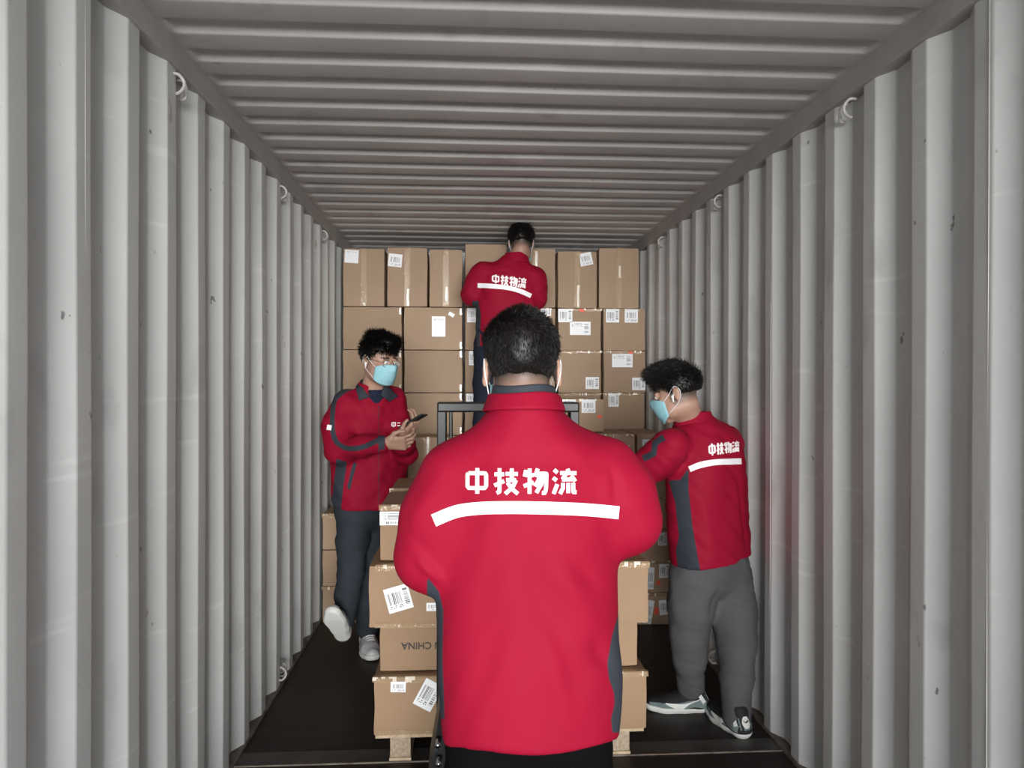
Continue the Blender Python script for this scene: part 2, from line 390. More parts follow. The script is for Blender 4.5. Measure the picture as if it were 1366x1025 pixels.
def frill_mesh(w, seed, depth=.022):
    """crumpled clear tape folded over the top front edge of a box"""
    rnd = random.Random(seed); bm = bmesh.new(); n = max(8, int(w/.005)); rows = []; run = 0; shine = []
    for i in range(n+1):
        x = -w/2+w*i/n; dz = depth*rnd.uniform(.75, 1.1); o = rnd.uniform(.0008, .0028)
        rows.append([bm.verts.new((x, .02, .0018)), bm.verts.new((x, -.0012, .0018)), bm.verts.new((x, -.0032-o, -.004)), bm.verts.new((x+rnd.uniform(-.002, .002), -.0042-o*.4, -dz*.6)), bm.verts.new((x, -.0048, -dz))])
    for i in range(n):
        if run <= 0: on = rnd.random() < .38; run = rnd.choice((1, 1, 2, 3) if on else (2, 3, 4, 6)); kk = rnd.choice((2, 3, 4))
        run -= 1
        for k in range(4):
            f = bm.faces.new((rows[i][k], rows[i][k+1], rows[i+1][k+1], rows[i+1][k]))
            if on and 1 <= k < kk: f.material_index = 1  # random faces get the pale tone as painted glints
    return from_bm(bm, 'tape')
CN = [0]
def carton(x0, x1, z0, z1, yf, depth, label, group, stickers=(), seams=(), frill=0, rz=0.0, smooth=False, marks=(), text=None, gap=.002, frill_bottom=0):
    """x0..x1, z0..z1 world extents of the front face at depth yf. stickers: (cx, cz, w, h, kind, rot) in metres from the face's lower left;
    seams: x position of a vertical taped seam with shiny lower end"""
    CN[0] += 1; seed = CN[0]
    w, h = x1-x0-gap*2, z1-z0-gap
    WORLDGEO[0] = False
    e = empty('carton', ((x0+x1)/2, yf, z0), rz); tag(e, label, 'cardboard box', group)
    link('box_body', carton_mesh(w-.010, depth-.010, h-.003, seed), M['cardfront'] if smooth else M['card'], e)
    yb = -.0058
    for (cx, cz, sw, sh, kind, rot) in stickers:
        ex_ = (sw*abs(math.sin(rot))+sh*abs(math.cos(rot)))/2; cz = min(max(cz, ex_+.004), z1-z0-ex_-.006); ey_ = (sw*abs(math.cos(rot))+sh*abs(math.sin(rot)))/2; cx = min(max(cx, ey_+.006), x1-x0-ey_-.006)
        o = link('sticker', sticker_mesh(sw, sh), M['st_'+kind], e); o.location = (cx-(x1-x0)/2, yb+.0008, cz); o.rotation_euler = (0, rot, 0)
    for (cx, cz, sw, sh, rot) in marks:
        cz = min(cz, z1-z0-sh/2-.006)
        o = link('red_sticker', sticker_mesh(sw, sh), M['redmark'], e); o.location = (cx-(x1-x0)/2, yb, cz); o.rotation_euler = (0, rot, 0)
    for sx_, a0, a1 in seams:
        X = sx_-(x1-x0)/2
        o = link('tape', tape_strip([(X, .04, h-.0008), (X, -.002, h-.0008), (X, yb, h-.01), (X, yb+.0002, h*.5), (X, yb, .004)], .042, 0), M['tape'], e)
        if a1 > a0:
            o = link('tape_end', tape_strip([(X+.006, yb-.0015, h*a1), (X+.004, yb-.002, h*(a0*.5+a1*.5)), (X+.006, yb-.0015, max(h*a0, .004))], .016, 0), M['tapeshine'], e)
    if frill:
        o = link('tape', frill_mesh(w*min(frill, 1), seed), [M['tape'], M['tapeshine']], e); o.location = (w*(1-min(frill, 1))/2*(1 if seed % 2 else -1), 0, h)
    if frill_bottom:
        o = link('tape', frill_mesh(w*frill_bottom, seed+50, .018), M['tape'], e); o.location = (0, -.001, .018)
    if text:
        s, cx, cz, size, rot = text
        cu = bpy.data.curves.new('t', 'FONT'); cu.body = s; cu.size = size; cu.align_x = 'RIGHT'; cu.align_y = 'CENTER'; cu.extrude = .0003; cu.offset = size*.012
        to = bpy.data.objects.new('t', cu); COL.objects.link(to); bpy.context.view_layer.update()
        me = bpy.data.meshes.new_from_object(to.evaluated_get(bpy.context.evaluated_depsgraph_get())); bpy.data.objects.remove(to)
        me.materials.clear(); me.transform(Matrix.Rotation(math.pi/2, 4, 'X'))
        o = link('printed_text', me, M['ink'], e); o.location = (cx-(x1-x0)/2, yb-.001, cz); o.rotation_euler = (0, rot, 0)
    WORLDGEO[0] = True
    return e
def face(px0, px1, D, ref=560): return at(px0, ref, D).x, at(px1, ref, D).x
def S_(px, py, pw, ph, kind, x0, z0, D, rot=0):
    """sticker seen at px,py (centre) of size pw x ph on a face at depth D"""
    p = at(px, py, D); return (p.x-x0, p.z-z0, pw*D/1000, ph*D/1000, kind, rot)
ordn = ['first', 'second', 'third', 'fourth', 'fifth', 'sixth', 'seventh', 'eighth']
# ---- the back wall of cartons
DB = 5.60
zrow = [at(620, y, DB).z for y in (331, 410, 467, 524, 581)]
GB = 'cartons of the stacked wall at the far end'
# rows two to five: columns in pixels
cols = [(456, 537), (537.5, 618), (619, 680), (681, 742), (743.5, 803), (804, 862)]
stick = {  # (row, col): stickers in px
 (1, 1): [(585, 436, 18, 27, 'blank', 0), (602, 420, 8, 5, 'blank', .5)],
 (1, 2): [(629, 418, 12, 19, 'small', 0)], (2, 2): [(631, 478, 11, 19, 'small', 0)], (3, 2): [(628, 532, 12, 13, 'small', 0)],
 (1, 3): [(728, 413, 14, 10, 'barcode', 0)],
 (1, 4): [(754, 417, 19, 18, 'barcode', 0), (774, 438, 28, 18, 'document', 0)],
 (1, 5): [(817, 416, 18, 18, 'barcode', 0), (842, 418, 18, 18, 'small', 0)],
 (2, 4): [(790, 511, 18, 16, 'barcode', 0)],
 (2, 5): [(830, 481, 28, 18, 'document', 0), (852, 512, 18, 17, 'barcode', 0)],
 (3, 5): [(819, 533, 14, 18, 'barcode', 0)]}
marks = {(1, 4): [(776, 414, 7, 3.5, .2)], (2, 5): [(841, 467, 6, 3, 0)]}
for r in range(1, 8):
    if r < 4: z1, z0 = zrow[r], zrow[r+1]
    else:
        hh = zrow[4]/4; z1 = zrow[4]-(r-4)*hh; z0 = z1-hh
    for c, (a, b) in enumerate(cols):
        x0, x1 = face(a, b, DB); D = DB+random.uniform(0, .02)
        st_ = [S_(px, py, w_, h_, k, x0, z0, DB, ro) for px, py, w_, h_, k, ro in stick.get((r, c), [])]
        mk = [(at(px, py, DB).x-x0, at(px, py, DB).z-z0, w_*DB/1000, h_*DB/1000, ro) for px, py, w_, h_, ro in marks.get((r, c), [])]
        if r <= 4:
            ex = ''
            if (r, c) in stick:
                n_ = len(stick[(r, c)]); ex = {1: ', one white sticker', 2: ', two white stickers'}[n_]
            lb = 'brown carton in the far wall, %s row down, %s from the left%s' % (ordn[r], ordn[c], ex)
            g = GB
        else:
            lb = 'brown carton low in the far wall, hidden behind the nearer stacks'; g = 'hidden cartons low in the far wall'
        e = carton(x0, x1, z0, z1, D, .46 if c > 1 else .40, lb, g, st_, marks=mk, frill=(.9 if c > 3 or (r, c) == (1, 3) else 0) if r < 5 else 0)
        if c <= 1 and r < 4:   # shiny tape ends at the right corners
            WORLDGEO[0] = False
            for zz in (.03, z1-z0-.035):
                o = link('tape_end', tape_strip([((x1-x0)/2-.018, -.006, zz+.028), ((x1-x0)/2-.02, -.0066, zz), ((x1-x0)/2-.016, -.006, zz-.022)], .014, 0), M['tapeshine'], e)
            WORLDGEO[0] = True
# top row, boxes on end
tops = [(456.5, 514, 333, 0, [(469, 343, 18, 17, 'blank', .05)], [(.486, .0, .06)], 'white sticker at its upper left'),
        (515, 571, 331, .0, [(527, 348, 18, 17, 'small', .1)], [(0, .0, .30)], 'sticker at its upper left and a bright tape end'),
        (571.5, 617.5, 333, .01, [], [(0, .1, .35)], 'no sticker, glossy tape down its middle'),
        (686, 742, 330, .01, [], [(0, .55, .95)], 'glossy tape, right of the highest worker\'s head'),
        (742.5, 797, 333, .02, [(781, 344, 17, 17, 'small', -.22)], [(0, .0, .4)], 'tilted sticker at its upper right'),
        (797.5, 853, 328, -.01, [], [(0, .5, .7)], 'no sticker, last before the right wall')]
for i, (a, b, yt, rz, sk, sm, lb) in enumerate(tops):
    x0, x1 = face(a, b, DB, 370); z0 = zrow[1]; z1 = at(620, yt, DB).z
    st_ = [S_(px, py, w_, h_, k, x0, z0, DB, ro) for px, py, w_, h_, k, ro in sk]
    sm_ = [((x1-x0)/2, s[1], s[2]) for s in sm]
    carton(x0, x1, z0, z1, DB, .33, 'tall carton in the top row, '+lb, 'tall cartons of the top row', st_, sm_, rz=rz)
x0, x1 = face(619, 675, 5.5, 370)
carton(x0, x1+.01, zrow[1]+.003, at(620, 325, 5.5).z, 5.5, .33, 'tall carton standing proud of the top row, being pushed in by a worker', 'tall cartons of the top row')
# ---- nearer stacks on the floor
GL = 'cartons of the low stack by the left wall'
DL = 4.95; zl = [0, .24, .48, .715]
for r in range(3):
    for c in range(1):
        x0, x1 = face(429, 498, DL, 750)
        carton(x0, x1, zl[r], zl[r+1], DL, .60, 'brown carton against the left wall behind the left worker, %s' % ('bottom one of three', 'middle one of three', 'topmost of three')[r], GL, frill=.4)
XA, XB = at(498, 750, DL).x+.03, at(735, 650, DL).x
nc = 3; hc = .213
for r in range(4):
    for c in range(nc):
        w_ = (XB-XA)/nc
        carton(XA+c*w_, XA+(c+1)*w_, r*hc, (r+1)*hc, DL+.02*c, .60, 'brown carton of the middle stack under the highest worker, hidden behind the pallet load', 'hidden cartons of the middle stack', frill=.5)
# a row standing on the middle stack, behind the left worker's hands
x0, x1 = face(543, 603, 5.15, 600)
carton(x0, x1, 4*hc, at(560, 583, 5.15).z, 5.15, .36, 'brown carton with a shiny tape end, right behind the phone of the left worker', 'cartons on the middle stack', seams=[((x1-x0)*.45, .55, 1.0)])
# right stack
DR = 4.80; hr = at(620, 580, DR).z/6
sk = {(5, 1): [(866, 593, 18, 14, 'small', 0)], (5, 0): [(834, 600, 12, 12, 'small', 0)],
      (2, 1): [(884, 719, 12, 18, 'barcode', .03)], (1, 1): [(887, 762, 14, 19, 'barcode', .0), (869, 772, 9, 30, 'small', .06)], (0, 1): [(888, 810, 16, 20, 'barcode', -.08), (866, 818, 11, 32, 'small', .16)]}
mr = {(1, 1): [(879, 778, 5, 6, 0)], (0, 1): [(876, 815, 6, 10, .1)], (5, 1): [(884, 585, 6, 3, 0)]}
for r in range(6):
    for c, (a, b) in enumerate(((776, 849), (849.5, 905))):
        x0, x1 = face(a, b, DR, 700); 
        if c == 1: x1 = XR-.02
        z0, z1 = r*hr, (r+1)*hr
        st_ = [S_(px, py, w_, h_, k, x0, z0, DR, ro) for px, py, w_, h_, k, ro in sk.get((r, c), [])]
        mk = [(at(px, py, DR).x-x0, at(px, py, DR).z-z0, w_*DR/1000, h_*DR/1000, ro) for px, py, w_, h_, ro in mr.get((r, c), [])]
        lb = 'carton of the right-hand stack, %s from the floor, %s' % (ordn[r], ('inner one', 'next to the right wall')[c])
        if (r, c) in sk: lb += ', white stickers'
        carton(x0, x1, z0, z1, DR+.01*(r % 2), .62, lb, 'cartons of the right-hand stack', st_, marks=mk, frill=.95)
x0, x1 = face(749, 803, 5.0, 560)
carton(x0, x1+.02, 6*hr+.002, at(620, 532, 5.0).z, 5.0, .40, 'brown carton with two stickers lying loose on the right-hand stack', 'cartons on the right-hand stack',
       [S_(785, 541, 19, 18, 'small', x0, 6*hr, 5.0), S_(756, 537, 18, 8, 'small', x0, 6*hr, 5.0)], marks=[(at(800, 556, 5).x-x0, at(800, 556, 5).z-6*hr, .03, .02, 0)], rz=.03, frill=.9)
# ---- the pallet and its load
DP = 3.10
PX0, PX1 = face(521, 841, DP+.03, 1000)
pal = empty('pallet', ((PX0+PX1)/2, DP+.03, 0)); tag(pal, 'light wooden pallet with pressed chip blocks under the near load of cartons', 'pallet')
bw = .085
for j in range(3):
    yb0 = DP+.03+j*.46
    for k in range(3):
        xx = PX0+k*(PX1-PX0-bw)/2
        box_obj('pallet_block', (xx, yb0, .018), (xx+bw, yb0+.12, .100), M['chip'], pal, .003)
for k in range(3):
    xx = PX0+k*(PX1-PX0-bw)/2
    box_obj('bottom_board', (xx-.003, DP+.025, 0), (xx+bw+.003, DP+1.08, .018), M['wood'], pal, .002)
for j in range(3): box_obj('cross_board', (PX0-.06, DP+.03+j*.46-.005, .100), (PX1+.06, DP+.15+j*.46, .116), M['wood'], pal, .002)
for j in range(5): box_obj('deck_board', (PX0-.06, DP+.03+j*.235, .116), (PX1+.06, DP+.145+j*.235, .131), M['wood'], pal, .002)
zp = [.1335, at(620, 899, DP).z, at(620, 829, DP).z, at(620, 751, DP-.05).z, at(620, 673, DP).z]
GP = 'cartons stacked on the pallet'
def prow(r, spans, D, specs):
    for c, (a, b) in enumerate(spans):
        x0, x1 = face(a, b, D, 800); sp = specs.get(c, {})
        st_ = [S_(px, py, w_, h_, k, x0, zp[r], D, ro) for px, py, w_, h_, k, ro in sp.get('st', [])]
        tx = None
        if 'text' in sp:
            p = at(536, 862, D); tx = ('MADE IN CHINA', p.x-x0, p.z-zp[r], .040, math.pi)
        carton(x0, x1, zp[r], zp[r+1], D, .42, sp['label'], sp.get('g', GP), st_, frill=sp.get('frill', 0), rz=sp.get('rz', 0), smooth=True, text=tx, seams=sp.get('seams', ()), frill_bottom=sp.get('fb', 0))
HID = 'brown carton in the middle of the pallet load, hidden behind the nearest worker'
hid = {'label': HID, 'g': 'hidden cartons in the pallet load'}
prow(0, [(497, 600), (601, 760), (761, 866)], DP-.02, {0: {'label': 'carton at the bottom left of the pallet load, small sticker and a tilted label', 'st': [(532, 917, 20, 14, 'small', .02), (572, 923, 26, 38, 'barcode', .5)], 'frill': 1, 'fb': .9},
     1: hid, 2: {'label': 'carton at the bottom right of the pallet load, torn glossy tape along its top', 'frill': 1}})
prow(1, [(505, 650), (651, 745), (746, 853)], DP+.04, {0: {'label': 'carton with upside-down lettering, second up on the left of the pallet', 'text': 1},
     1: hid, 2: {'label': 'carton second up on the right of the pallet, set back from its neighbours', 'frill': .3}})
prow(2, [(490, 596), (597, 761), (762, 868)], DP-.07, {0: {'label': 'carton with a large tilted barcode label, third up on the left of the pallet', 'st': [(532, 799, 33, 33, 'barcode', -.27), (577, 810, 15, 11, 'small', 0)], 'frill': .9, 'fb': .8},
     1: hid, 2: {'label': 'carton third up on the right of the pallet, just under the bent elbow', 'frill': .95}})
prow(3, [(505, 612), (613, 720), (721, 826)], DP, {0: {'label': 'topmost carton on the left of the pallet with a tall white label', 'st': [(520, 692, 18, 34, 'barcode', math.pi/2)], 'frill': .6},
     1: hid, 2: hid})
for r in range(4):
    for (a, b) in ((497, 570), (571, 645), (646, 720)):
        if r == 0 or True:
            x0, x1 = face(a+15, b+15, 3.6, 800)
    w3 = (PX1-PX0+.1)/3
    for k in range(3):
        back = r == 3 and k == 0
        carton(PX0-.05+k*w3, PX0-.05+(k+1)*w3, zp[r], zp[r+1], DP+.475, .42,
               'carton in the back row of the pallet, topmost at its left' if back else 'brown carton in the back row of the pallet load, hidden behind the front row', GP if back else 'hidden cartons at the back of the pallet', smooth=True, frill=.6 if r == 3 else 0)
# ---- hand stacker with its black mast
hs_ = empty('pallet_stacker', (at(678, 800, 2.5).x, 2.5, 0)); tag(hs_, 'black steel pallet stacker with an upright mast between the nearest worker and the pallet load', 'pallet stacker')
DM = 2.55; mx0, mx1 = face(583, 773, DM, 540); zt = at(620, 537, DM).z
for a in (mx0, mx1-.032):
    box_obj('mast_post', (a, DM, .05), (a+.032, DM+.07, zt-.03), M['black'], hs_, .004)
    box_obj('post_flange', (a+(.040 if a == mx0 else -.022), DM+.02, .05), (a+(.052 if a == mx0 else -.010), DM+.09, zt-.03), M['black'], hs_, .003)
box_obj('top_bar', (mx0, DM-.006, zt-.034), (mx1, DM+.09, zt), M['black'], hs_, .006)
for zz in (.55, 1.0): box_obj('cross_bar', (mx0+.03, DM+.01, zz), (mx1-.03, DM+.05, zz+.05), M['black'], hs_, .004)
xm = (mx0+mx1)/2
tube_obj('hydraulic_ram', [(xm, DM-.03, .3), (xm, DM-.03, 1.25)], .028, M['black'], hs_, 14)
tube_obj('ram_rod', [(xm, DM-.03, 1.25), (xm, DM-.03, zt-.03)], .016, M['steel'], hs_, 12)
# flared battery housing
bm = bmesh.new(); DH = 2.22
prof = [(.205, .80), (.215, .66), (.235, .52), (.262, .36), (.272, .20), (.272, .06)]
fr = []; bk = []
for hw, z in prof:
    fr.append([bm.verts.new((xm+hw*s, DH+(.8-z)*-.06+.02*(1-s*s), z)) for s in (-1, -.93, -.4, 0, .4, .93, 1)])
    bk.append([bm.verts.new((xm+hw*s, DM-.04, z)) for s in (-1, -.93, -.4, 0, .4, .93, 1)])
for R_ in (fr, bk):
    for i in range(len(prof)-1):
        for k in range(6): bm.faces.new((R_[i][k], R_[i][k+1], R_[i+1][k+1], R_[i+1][k]))
for i in range(len(prof)-1):
    for k in (0, 6): bm.faces.new((fr[i][k], fr[i+1][k], bk[i+1][k], bk[i][k]))
for i in (0, len(prof)-1):
    for k in range(6): bm.faces.new((fr[i][k], fr[i][k+1], bk[i][k+1], bk[i][k]))
bmesh.ops.bevel(bm, geom=[e for e in bm.edges if e.calc_face_angle(0) > .6], offset=.012, segments=2, affect='EDGES')
link('housing', from_bm(bm), M['black'], hs_)
for px, py in ((585, 994), (586, 1019)):
    p = at(px, py, DH-.05); tube_obj('housing_bolt', [(p.x, DH-.062, p.z), (p.x, DH-.03, p.z)], .008, M['steel'], hs_, 10)
for s in (-1, 1):
    box_obj('fork', (xm+s*.20-.045, DM+.05, .055), (xm+s*.20+.045, DM+1.35, .095), M['black'], hs_, .006)
    w_ = tube_obj('wheel', [(xm+s*.21-.02, DH+.12, .06), (xm+s*.21+.02, DH+.12, .06)], .06, M['rubber'], hs_, 24)
    tube_obj('fork_wheel', [(xm+s*.20-.03, DM+1.25, .04), (xm+s*.20+.03, DM+1.25, .04)], .04, M['rubber'], hs_, 20)
    tube_obj('side_handle', curve_pts([(xm+s*.17, DM, 1.17), (xm+s*.19, DM-.22, 1.17), (xm+s*.19, DM-.42, 1.15), (xm+s*.13, DM-.50, 1.14)], 5), .013, M['black'], hs_, 10)
# ------------------------------------------------------------------ sculpting with distance fields
def nrm(v): v = np.asarray(v, float); return v/np.linalg.norm(v)
class Field:
    def __init__(s, lo, hi, h):
        s.h = h; s.lo = np.array(lo, float); s.n = (np.ceil((np.array(hi)-s.lo)/h)).astype(int)+1
        s.a = np.full(s.n, .3, np.float32)
        s.ax = [(s.lo[i]+h*np.arange(s.n[i])).astype(np.float32) for i in range(3)]
    def win(s, lo, hi):
        i0 = np.clip(np.floor((np.array(lo)-s.lo)/s.h).astype(int), 0, s.n-1); i1 = np.clip(np.ceil((np.array(hi)-s.lo)/s.h).astype(int)+1, 1, s.n)
        sl = tuple(slice(a, b) for a, b in zip(i0, i1))
        return sl, s.ax[0][sl[0]][:, None, None], s.ax[1][sl[1]][None, :, None], s.ax[2][sl[2]][None, None, :]
    def put(s, sl, d, k, sub=False):
        A = s.a[sl]
        if sub:
            B = -d; h = np.maximum(k-np.abs(A-B), 0)/max(k, 1e-6); s.a[sl] = np.maximum(A, B)+h*h*k/4
        else:
            h = np.maximum(k-np.abs(A-d), 0)/max(k, 1e-6); s.a[sl] = np.minimum(A, d)-h*h*k/4
    def cone(s, p, q, rp, rq=None, k=.02, flat=None, sub=False):
        p = np.array(p, float); q = np.array(q, float); rq = rp if rq is None else rq; m = max(rp, rq)+k+3*s.h
        sl, X, Y, Z = s.win(np.minimum(p, q)-m, np.maximum(p, q)+m)
        if 0 in s.a[sl].shape: return
        ba = q-p; L = max(ba@ba, 1e-9)
        x, y, z = X-p[0], Y-p[1], Z-p[2]
        t = np.clip((x*ba[0]+y*ba[1]+z*ba[2])/L, 0, 1)
        x = x-t*ba[0]; y = y-t*ba[1]; z = z-t*ba[2]
        if flat is not None:
            n, f = flat; n = nrm(n); c = (x*n[0]+y*n[1]+z*n[2])*(1/f-1); x = x+c*n[0]; y = y+c*n[1]; z = z+c*n[2]
        d = np.sqrt(x*x+y*y+z*z)-(rp+(rq-rp)*t); s.put(sl, d.astype(np.float32), k, sub)
    def chain(s, pts, rs, k=.02, flat=None):
        for i in range(len(pts)-1): s.cone(pts[i], pts[i+1], rs[i], rs[i+1], k, flat)
    def ell(s, c, r, R=np.eye(3), k=.02, sub=False):
        c = np.array(c, float); r = np.array(r, float); m = r.max()+k+3*s.h
        sl, X, Y, Z = s.win(c-m, c+m)
        if 0 in s.a[sl].shape: return
        x, y, z = X-c[0], Y-c[1], Z-c[2]
        q = [(x*R[0, i]+y*R[1, i]+z*R[2, i])/r[i] for i in range(3)]
        k0 = np.sqrt(q[0]**2+q[1]**2+q[2]**2)+1e-6; k1 = np.sqrt((q[0]/r[0])**2+(q[1]/r[1])**2+(q[2]/r[2])**2)+1e-6
        s.put(sl, (k0*(k0-1)/k1).astype(np.float32), k, sub)
    def loft(s, C, a, b, U, k=.03, p=2.3):
        C = np.array(C, float); o = np.argsort(C[:, 2]); C = C[o]; a = np.array(a)[o]; b = np.array(b)[o]; U = nrm(U); V = np.array([-U[1], U[0], 0])
        m = max(a.max(), b.max())+.03+k
        sl, X, Y, Z = s.win(C.min(0)-[m, m, .06], C.max(0)+[m, m, .06])
        zz = Z[0, 0]; zs = C[:, 2]
        t = np.arange(len(zs)); td = np.linspace(0, len(zs)-1, 12*len(zs))
        def cr(v):
            v = np.concatenate([[2*v[0]-v[1]], v, [2*v[-1]-v[-2]]]); i = np.minimum(td.astype(int), len(zs)-2); f = td-i; i = i+1
            return .5*(2*v[i]+(v[i+1]-v[i-1])*f+(2*v[i-1]-5*v[i]+4*v[i+1]-v[i+2])*f*f+(3*v[i]-v[i-1]-3*v[i+1]+v[i+2])*f**3)
        zd = np.maximum.accumulate(cr(zs)); g = lambda v: np.interp(zz, zd, cr(v)).astype(np.float32)[None, None, :]
        cx, cy, A, B = g(C[:, 0]), g(C[:, 1]), g(a), g(b)
        u = (X-cx)*U[0]+(Y-cy)*U[1]; v = (X-cx)*V[0]+(Y-cy)*V[1]
        e = (np.abs(u/A)**p+np.abs(v/B)**p+1e-9)**(1/p)
        gl = np.sqrt((u/A**2)**2+(v/B**2)**2)/np.maximum(np.sqrt((u/A)**2+(v/B)**2), 1e-5)+1e-5
        d = np.clip((e-1)/gl, -.3, .3); d = np.maximum(d, np.maximum(Z-zs[-1], zs[0]-Z)); s.put(sl, d.astype(np.float32), k)
    def cutf(s, fn):
        """keep only where fn(X,Y,Z) < 0"""
        s.a = np.maximum(s.a, fn(s.ax[0][:, None, None], s.ax[1][None, :, None], s.ax[2][None, None, :]).astype(np.float32))
    def mesh(s, smooth=1, disp=None):
        a = s.a.copy(); a[0] = a[-1] = .1; a[:, 0] = a[:, -1] = .1; a[:, :, 0] = a[:, :, -1] = .1
        ins = a < 0; c = [(i, j, k) for i in (0, 1) for j in (0, 1) for k in (0, 1)]
        nx, ny, nz = a.shape; cnt = np.zeros((nx-1, ny-1, nz-1), np.int8)
        for i, j, k in c: cnt += ins[i:nx-1+i, j:ny-1+j, k:nz-1+k]
        idx = np.argwhere((cnt > 0) & (cnt < 8)); vid = np.full(cnt.shape, -1, np.int32); vid[tuple(idx.T)] = np.arange(len(idx))
        vals = {q: a[idx[:, 0]+q[0], idx[:, 1]+q[1], idx[:, 2]+q[2]] for q in c}
        acc = np.zeros((len(idx), 3)); w = np.zeros(len(idx))
        for q in c:
            for d in range(3):
                if q[d]: continue
                r = list(q); r[d] = 1; r = tuple(r); A, B = vals[q], vals[r]; mk = (A < 0) != (B < 0)
                t = np.where(mk, A/np.where(mk, A-B, 1), 0)
                for e in range(3): acc[:, e] += mk*(q[e]+(t if e == d else 0))
                w += mk
        V = s.lo+s.h*(idx+acc/w[:, None]); Q = []
        for d in range(3):
            sl0 = [slice(None)]*3; sl1 = [slice(None)]*3; sl0[d] = slice(0, -1); sl1[d] = slice(1, None)
            A = ins[tuple(sl0)]; B = ins[tuple(sl1)]; e = np.argwhere(A != B); up = A[tuple(e.T)]
            o1, o2 = [(1, 2), (2, 0), (0, 1)][d]; u1 = np.eye(3, dtype=int)[o1]; u2 = np.eye(3, dtype=int)[o2]
            ok = (e[:, o1] > 0) & (e[:, o2] > 0) & (e[:, o1] < s.n[o1]-1) & (e[:, o2] < s.n[o2]-1); e = e[ok]; up = up[ok]
            q = np.stack([vid[tuple((e-u1-u2).T)], vid[tuple((e-u2).T)], vid[tuple(e.T)], vid[tuple((e-u1).T)]], 1)
            q[~up] = q[~up][:, ::-1]; Q.append(q)
        Q = np.concatenate(Q); Q = Q[(Q >= 0).all(1)]
        for _ in range(smooth):
            sm = np.zeros_like(V); n = np.zeros(len(V))
            for i in range(4):
                for j in (1, 3): 
                    for ax in range(3): sm[:, ax] += np.bincount(Q[:, i], V[Q[:, (i+j) % 4], ax], len(V))
                    n += np.bincount(Q[:, i], minlength=len(V))
            V = V*.5+.5*sm/np.maximum(n, 1)[:, None]
        if disp is not None:
            V = V+normals(V, Q)*disp(V)[:, None]
        return V, Q
def normals(V, Q):
    fn = np.cross(V[Q[:, 2]]-V[Q[:, 0]], V[Q[:, 3]]-V[Q[:, 1]]); N = np.zeros_like(V)
    for i in range(4):
        for ax in range(3): N[:, ax] += np.bincount(Q[:, i], fn[:, ax], len(V))
    return N/np.maximum(np.linalg.norm(N, axis=1), 1e-9)[:, None]
def wob(V, seed, scale, amp, st=(1, 1, 1)):
    r = np.random.RandomState(seed); out = np.zeros(len(V)); P = V*np.array(st)*scale
    P = P+.35*np.sin(P[:, [1, 2, 0]]*1.3+r.rand(3)*6)
    for i in range(6): k = r.randn(3)*(1+.25*i); out += np.sin(P@k+r.rand()*6.28)/(1+.3*i)
    return out*amp/3
def creases(V, L):
    out = np.zeros(len(V))
    for p, q, w, d in L:
        p = np.array(p); q = np.array(q); ba = q-p; t = np.clip(((V-p)@ba)/(ba@ba), 0, 1); D = np.linalg.norm(V-p-t[:, None]*ba, axis=1)
        out += d*np.exp(-(D/w)**2)*np.sin(np.pi*np.clip(t*.9+.05, 0, 1))
    return out
def proj_px(V):
    x, y, z = V[:, 0], V[:, 1], V[:, 2]-CAM_Z; dep = st*x+ct*y; lat = ct*x-st*y
    return np.stack([CX+F_PX*lat/dep, CY-F_PX*(z/dep+PITCH)], 1)
def poly_sd(P, poly):
    """positive inside, in px"""
    poly = np.array(poly, float); d = np.full(len(P), 1e9); ins = np.zeros(len(P), bool)
    for i in range(len(poly)):
        a, b = poly[i], poly[(i+1) % len(poly)]; ba = b-a; t = np.clip(((P-a)@ba)/(ba@ba), 0, 1); d = np.minimum(d, np.linalg.norm(P-a-t[:, None]*ba, axis=1))
        c = ((a[1] > P[:, 1]) != (b[1] > P[:, 1])); xx = a[0]+(P[:, 1]-a[1])*(b[0]-a[0])/np.where(b[1] == a[1], 1e-9, b[1]-a[1]); ins ^= c & (P[:, 0] < xx)
    return np.where(ins, d, -d)
def set_attr(me, name, vals):
    at_ = me.attributes.new(name, 'FLOAT', 'POINT'); at_.data.foreach_set('value', np.asarray(vals, np.float32))
def panels(V, N, polys, D, lim=-.45):
    view = V-np.array([0, 0, CAM_Z]); view /= np.linalg.norm(view, axis=1)[:, None]; facing = -(N*view).sum(1)
    P = proj_px(V); g = np.full(len(V), -1.0)
    for e in polys:
        poly, y0, y1 = e
        sd_ = poly_sd(P, poly)*D/1000*400; sd_ = np.where((V[:, 1] < y0) | (V[:, 1] > y1) | (facing < lim), -1, sd_); g = np.maximum(g, sd_)
    return np.clip(g+.5, -3, 4)
def ribbon_poly(pts, w):
    """outline polygon of a px polyline with width w (scalar or list)"""
    P = [np.array(p, float) for p in pts]; L, R = [], []
    for i, p in enumerate(P):
        d = P[min(i+1, len(P)-1)]-P[max(i-1, 0)]; d /= np.linalg.norm(d); n = np.array([-d[1], d[0]]); ww = w[i] if isinstance(w, (list, tuple)) else w
        L.append(p+n*ww/2); R.append(p-n*ww/2)
    return [tuple(x) for x in L+R[::-1]]
def smooth2(pts, n=6): return [(v.x, v.y) for v in curve_pts([(a, b, 0) for a, b in pts], n)]
class Surf:
    def __init__(s, V, Q): s.t = BVHTree.FromPolygons([tuple(v) for v in V], [tuple(int(i) for i in q) for q in Q])
    def ray(s, px, py):
        o = Vector((0, 0, CAM_Z)); d = (at(px, py, 1.0)-o).normalized(); h = s.t.ray_cast(o, d)
        return h[0], h[1]
